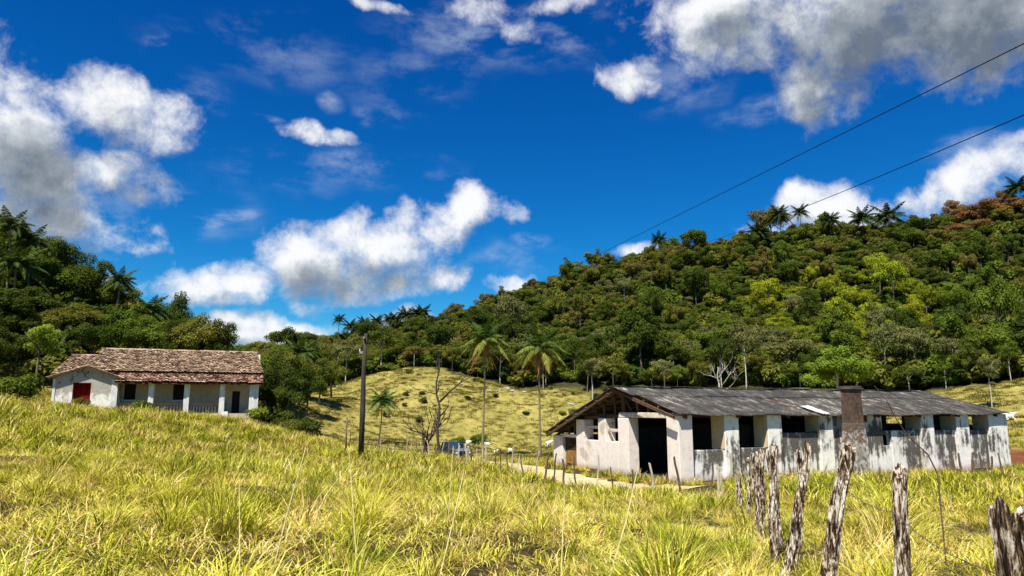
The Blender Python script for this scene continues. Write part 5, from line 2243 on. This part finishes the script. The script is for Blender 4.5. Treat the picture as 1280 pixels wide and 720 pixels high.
cow(585, 556, 122, 'lying', R(10), 'white cow lying just right of the parked pickup', .85)
cow(609, 556, 126, 'standing', R(200), 'white cow standing behind the first coconut palm trunk', .7)
cow(620, 560, 118, 'lying', R(70), 'white cow lying right of the first coconut palm', .75)
cow(638, 562, 119, 'grazing', R(110), 'white cow grazing midway between the two coconut palms', .7)
cow(661, 564, 112, 'grazing', R(60), 'white cow grazing left of the second coconut palm trunk', .75)
cow(686, 560, 126, 'standing', R(35), 'white cow standing beside the barn left corner', .75)
cow(1259, 536, 80, 'lying', R(5), 'white cow lying beyond the right end of the barn', .8)


# pale boulders and bleached shrub clumps on the pasture
def rock_mesh(seed):
    import bmesh
    bm = bmesh.new()
    bmesh.ops.create_icosphere(bm, subdivisions=3, radius=1)
    rng = np.random.default_rng(seed)
    ph = rng.uniform(0, 6, 9)
    for v in bm.verts:
        c = v.co
        q = 1 + .22 * math.sin(2.3 * c.x + ph[0]) * math.cos(2.1 * c.y + ph[1]) + .14 * math.sin(4.7 * c.z + ph[2] + c.x * 3) + .08 * math.sin(9 * c.y + ph[3])
        v.co = Vector((c.x * q * 1.2, c.y * q, max(-.25, c.z * q * .62)))
    me = bpy.data.meshes.new('boulder')
    bm.to_mesh(me)
    bm.free()
    me.materials.append(M['rock'])
    return me


ROCKS = [rock_mesh(k) for k in range(4)]
for k, (u, v, s) in enumerate([(611, 489, .5), (625, 488, .4), (634, 486, .55), (641, 489, .5), (655, 490, .35), (714, 506, .55), (590, 497, .35), (576, 480, .35), (560, 472, .4), (520, 468, .35), (548, 476, .3)]):
    if s < .1:
        continue
    x, y, z = hit(u, v)
    o = link_mesh('boulder', ROCKS[k % 4], None, (x, y, z), k * 1.3)
    o.scale = (s, s, s)
    lab = ORD[k] + ' pale boulder below the wood edge between the coconut palms' if u > 605 and u < 670 else ('pale boulder left of the barn gable on the pasture' if u > 700 else ORD[k - 6] + ' pale boulder on the upper pasture left of the palms, from the right')
    tag(o, lab, 'boulder', 'pale boulders on the pasture')

# scrubby bushes dotted over the pasture slope
rs = random.Random(12)
spots_b = []
while len(spots_b) < 30:
    u = rs.uniform(400, 860) if rs.random() < .85 else rs.uniform(1180, 1300)
    x, y, z = hit(u, rs.uniform(466, 545) if u < 900 else rs.uniform(482, 530), 95)
    if 96 < y < float(forest_edge(x)) + 1:
        spots_b.append((proj(x, y, z)[0], x, y, z))
spots_b.sort()
for k, (u, x, y, z) in enumerate(spots_b):
    up = y > float(forest_edge(x)) - 14
    c = rs.choice(['grey green', 'grey green', 'olive green', 'bright green']) if up else rs.choice(['dark green', 'olive green', 'brownish olive', 'deep green'])
    q = rs.uniform(.3, .62) * (1.15 if up else 1)
    o = link_mesh('bush', BUSHES[k % 3], None, (x, y, z), rs.uniform(0, 6))
    o.scale = (q, q, q * rs.uniform(.6, 1.0))
    o.color = (*PAL[c], 1)
    mark = next(w for qq, w in MARKS if u < qq)
    n_ord = sum(1 for t in spots_b[:k] if next(w for qq, w in MARKS if t[0] < qq) == mark)
    tag(o, ORD[n_ord] + ' low scrubby bush on the pasture slope above ' + mark + ', from the left', 'bush', 'scrubby bushes on the pasture slope')

# ------------------------------------------------------------------ grass


def blades(n, rad, L0, L1, w, lean0, lean1, curl, seed, levels=4):
    rng = np.random.default_rng(seed)
    ph = rng.uniform(0, 2 * math.pi, n)
    rr = rad * np.sqrt(rng.random(n))
    base = np.stack([rr * np.cos(ph), rr * np.sin(ph), np.full(n, -.05)], 1)
    az = ph + rng.normal(0, .8, n)
    dr = np.stack([np.cos(az), np.sin(az)], 1)
    L = rng.uniform(L0, L1, n)
    ln = rng.uniform(lean0, lean1, n)
    cu = rng.uniform(.2, 1.0, n) * curl
    side = np.stack([-np.sin(az + rng.normal(0, .5, n)), np.cos(az + rng.normal(0, .5, n))], 1)
    wd = w * rng.uniform(.6, 1.3, n)
    pts = []
    ang = ln.copy()
    p = base.copy()
    step = L / (levels - 1)
    V = np.zeros((n, levels * 2, 3))
    for i in range(levels):
        t = i / (levels - 1)
        ww = wd * (1 - .88 * t ** 1.5)
        for s, sg in ((0, -1), (1, 1)):
            V[:, i * 2 + s, :2] = p[:, :2] + side * (ww * sg * .5)[:, None]
            V[:, i * 2 + s, 2] = p[:, 2]
        a = ang + cu * t * 1.6
        p = p + np.stack([dr[:, 0] * np.sin(a) * step, dr[:, 1] * np.sin(a) * step, np.cos(a) * step], 1)
    o = (np.arange(n) * levels * 2)[:, None]
    F = np.concatenate([o + np.array([[2 * i, 2 * i + 1, 2 * i + 3, 2 * i + 2]]) for i in range(levels - 1)], 0)
    return V.reshape(-1, 3), F


def clump(name, parts):
    Vs, Fs, mi, mats = [], [], [], []
    off = 0
    for (V, F, mat) in parts:
        if mat not in mats:
            mats.append(mat)
        Vs.append(V)
        Fs.append(F + off)
        mi.append(np.full(len(F), mats.index(mat)))
        off += len(V)
    return np_mesh(name, np.vstack(Vs), np.vstack(Fs), [M[q] for q in mats], None, np.concatenate(mi))


def tussock(seed, mat, n=120, L=(.35, .78), w=.0105, rad=.14):
    """a fan of long arching blades over a skirt of broken straw"""
    return clump('tussock', [(*blades(n, rad, L[0], L[1], w, .05, .75, 1.3, seed, 5), mat), (*blades(n // 2, rad * 1.6, .2, .55, w, .6, 1.6, .8, seed + 1), 'straw')])


def mat_clump(seed, mat, n=110, w=.0135, h=.40):
    """matted, crumpled leaf blades lying every way"""
    return clump('matted', [(*blades(n, .34, .12, h, w, .1, 1.7, 2.2, seed), mat), (*blades(n // 2, .38, .12, h * 1.1, w, .5, 2.0, 1.6, seed + 1), 'straw' if mat != 'straw' else 'grass')])


GRASS_SRC = []
for k in range(3):
    GRASS_SRC.append((tussock(600 + k * 5, 'grass'), None))
for k in range(2):
    GRASS_SRC.append((tussock(640 + k * 5, 'grass_green', 120, (.4, .82)), None))
for k in range(4):
    GRASS_SRC.append((mat_clump(660 + k * 5, 'grass'), None))
for k in range(2):
    GRASS_SRC.append((mat_clump(690 + k * 5, 'straw'), None))
GRASS_SRC.append((tussock(720, 'straw', 60, (.6, 1.15), .009), None))
# broad-leaved weeds and bundles of dead stems among the grass
GRASS_SRC.append((crown_mesh('weed', 730, .22, .24, 9, 80, .04, M['foliage'], zc=.22, blob=.45), (0.105, 0.130, 0.020)))
GRASS_SRC.append((crown_mesh('weed', 731, .30, .12, 12, 70, .05, M['foliage'], zc=.2, blob=.4), (0.13, 0.135, 0.028)))
GRASS_SRC.append((clump('dead_stems', [(*blades(12, .12, .5, 1.05, .0055, .02, .6, .4, 733, 6), 'straw'), (*blades(30, .25, .15, .4, .012, .8, 1.9, 1.0, 734), 'straw')]), None))
# wider-bladed versions for beyond 22 m
FAR_SRC = [(clump('far_tussock', [(*blades(60, .36, .25, .75, .032, .05, 1.2, 1.5, 740 + k, 3), ('grass', 'grass', 'grass_green', 'straw')[k]), (*blades(26, .4, .2, .5, .032, .5, 1.7, 1.2, 745 + k, 3), 'straw')]), None) for k in range(4)]


def in_barn(x, y, pad=.25):
    ca, sa = math.cos(BA), math.sin(BA)
    dx, dy = x - BARN.x, y - BARN.y
    lx, ly = dx * ca + dy * sa, -dx * sa + dy * ca
    return (lx > -pad) & (lx < BL + pad) & (ly > -pad) & (ly < BD + pad)


def in_house(x, y):
    ca, sa = math.cos(HA), math.sin(HA)
    dx, dy = x - HOUSE.x, y - HOUSE.y
    lx, ly = dx * ca + dy * sa, -dx * sa + dy * ca
    return (lx > -.3) & (lx < 17.3) & (ly > -.4) & (ly < 11.5)


def spots(n, x0, x1, y0, y1, fn):
    x = RNG.uniform(x0, x1, n)
    y = RNG.uniform(y0, y1, n)
    k = fn(x, y)
    return x[k], y[k]


def patch(x, y):
    return (np.sin(x * .9 + 1.7 * np.sin(y * .43)) * np.cos(y * .7 + 1.1 * np.sin(x * .35)) + .5 * np.sin(x * 2.3 - y * 1.1)) / 1.5


def ok(x, y):
    return (~in_barn(x, y)) & (~in_house(x, y)) & (dist_road(x, y) > 1.2)


PX, PY, PI, PS = [], [], [], []


def put(x, y, idx, s):
    PX.append(x)
    PY.append(y)
    PI.append(idx)
    PS.append(s)


def fill(y0, y1, dens, far_):
    xa = y1 * .82 + 4
    n = int(dens * 2 * xa * (y1 - y0))
    x, y = spots(n, -xa, xa, y0, y1, lambda x, y: (np.abs(x) < y * .82 + 3.5) & ok(x, y) & ((np.hypot(x, y) > 2.3)))
    f = patch(x, y)
    m = len(x)
    r = RNG.random(m)
    if far_:
        idx = np.where(r < .55, RNG.integers(0, 2, m), np.where(r < .8 + f * .2, 2, 3)) + len(GRASS_SRC)
    else:
        tall = r < .06 + .20 * np.clip(f, 0, 1)
        green = RNG.random(m) < .16 + .4 * (patch(x * .6 + 9, y * .6 + 3) > .15)
        idx = np.where(tall, np.where(green, RNG.integers(3, 5, m), RNG.integers(0, 3, m)), np.where(RNG.random(m) < .7, RNG.integers(5, 9, m), RNG.integers(9, 11, m)))
        low = patch(x * 1.5 + 20, y * 1.5 - 5) < -.5
        idx = np.where(low, np.where(RNG.random(m) < .55, RNG.integers(9, 11, m), RNG.integers(5, 9, m)), idx)
        q = RNG.random(m)
        idx = np.where(q < .012, 11, idx)
        idx = np.where((q > .085) & (q < .107), 14, idx)
    sz_ = RNG.uniform(.6, 1.25, m) * (1 + .30 * f)
    put(x, y, idx, sz_ if far_ else np.where(low, sz_ * .62, sz_))


fill(-2, 9, 10, False)
fill(9, 16, 8, False)
fill(16, 24, 6.5, False)
fill(22, 38, 4.8, True)
fill(38, 74, 2.8, True)
x, y = np.concatenate(PX), np.concatenate(PY)
idx, s = np.concatenate(PI), np.concatenate(PS)
# trodden, shorter sward past the stakes; keep the valley pasture short
short = (y > 36) & (x > 1.5 - (y - 38) * .28)
s = np.where(short, s * .62, s)
s = np.where((y > 23) & (y < 36) & (x > 1) & (x < 10), s * .75, s)
keep = ~((y > 66) & (x > -24))
keep &= ~((zones(x, y)[2] > .45))
x, y, idx, s = x[keep], y[keep], idx[keep], s[keep]
n = len(x)
rot = np.stack([RNG.normal(0, .12, n), RNG.normal(0, .12, n), RNG.uniform(0, 6.28, n)], 1)
P = np.stack([x, y, ground(x, y)], 1)
scl = np.stack([s, s, s * RNG.uniform(.75, 1.15, n)], 1)
print('grass clumps', n)
o = scatter('tall_grass', P, rot, scl, idx, GRASS_SRC + FAR_SRC)
tag(o, 'tall yellow green grass covering the whole foreground slope', 'grass')

# pasture sward: low wide tufts
PAST_SRC = [(clump('pasture_tuft', [(*blades(46, .55, .16, .42, .06, .1, 1.3, .8, 780 + k, 3), ('pasture', 'pasture', 'pasture', 'pasture_dark')[k])]), None) for k in range(4)]
x, y = spots(60000, -70, 120, 58, 178, lambda x, y: (np.abs(x) < y * .82) & (y < forest_edge(x) + 3) & ok(x, y) & (zones(x, y)[1] < .6) & (zones(x, y)[2] < .5) & ((y > 64) | (x > 22)) & ((x > -24) | (y > 96)))
f = patch(x * .35, y * .35) + .6 * patch(x * 1.3 + 4, y * 1.1)
k = RNG.random(len(x)) < .42 + .45 * f
x, y, f = x[k], y[k], f[k]
n = len(x)
rot = np.zeros((n, 3))
rot[:, 2] = RNG.uniform(0, 6.28, n)
s = RNG.uniform(.6, 1.3, n)
o = scatter('pasture_grass', np.stack([x, y, ground(x, y)], 1), rot, np.stack([s, s, s * RNG.uniform(.7, 1.4, n)], 1), np.where(RNG.random(n) < .08 + .06 * f, 3, RNG.integers(0, 3, n)), PAST_SRC)
tag(o, 'dry tussocky pasture grass on the slope below the wood', 'grass')

# individual pale stalks that stand out of the grass
STALKS = [((748, 700), (799, 577), 7.0, .02, 'long pale stalk leaning right in front of the barn doorway'), ((545, 690), (580, 588), 7.5, .01, 'pale stalk leaning right in the middle foreground'),
          ((700, 690), (706, 612), 8.0, 0, 'upright pale stalk left of the long leaning one'), ((333, 712), (382, 560), 6.6, .0, 'tall pale stalk leaning right in the left foreground'),
          ((301, 705), (299, 600), 7.2, 0, 'upright straw stalk in the left foreground'), ((448, 660), (436, 560), 8.5, .0, 'thin straw stalk leaning left on the crest'),
          ((28, 712), (42, 668), 6.4, 0, 'short pale stalk in the bottom left corner'), ((560, 640), (566, 560), 12, 0, 'straw stalk rising past the stakes on the crest')]
for (a, b_, y, bd, lab) in STALKS:
    A, B = along(*a, y), along(*b_, y + .25)
    g0 = gz(A.x, A.y)
    A2 = A.copy()
    A2.z = g0 - .05
    mid_ = A2.lerp(B, .55) + Vector((bd * 2, 0, .05))
    m = MB()
    m.tube([A2, A2.lerp(mid_, .6), mid_, mid_.lerp(B, .6), B], [.007, .0065, .006, .005, .003], 5)
    tag(m.build('grass_stalk', M['stalk']), lab, 'grass stalk', 'pale stalks standing out of the grass')

# bare thorny stem arching in front of the barn's right half
pts = [along(1172, 592, 9.5), along(1160, 568, 9.5), along(1135, 545, 9.4), along(1118, 520, 9.3), along(1108, 500, 9.2), along(1093, 482, 9.2)]
base = pts[0].copy()
base.z = gz(base.x, base.y)
m = MB()
m.tube([base] + pts, [.011, .010, .009, .008, .006, .005, .003], 5)
for i, (du, dv) in enumerate(((-14, -8), (10, -12), (-10, -14), (12, -4))):
    q = pts[1 + i % 4]
    m.tube([q, q + Vector((du * .01, .02, -dv * .008))], [.004, .002], 4)
tag(m.build('dry_stem', M['stake']), 'bare dry stem arching in front of the barn right half', 'dry stem')
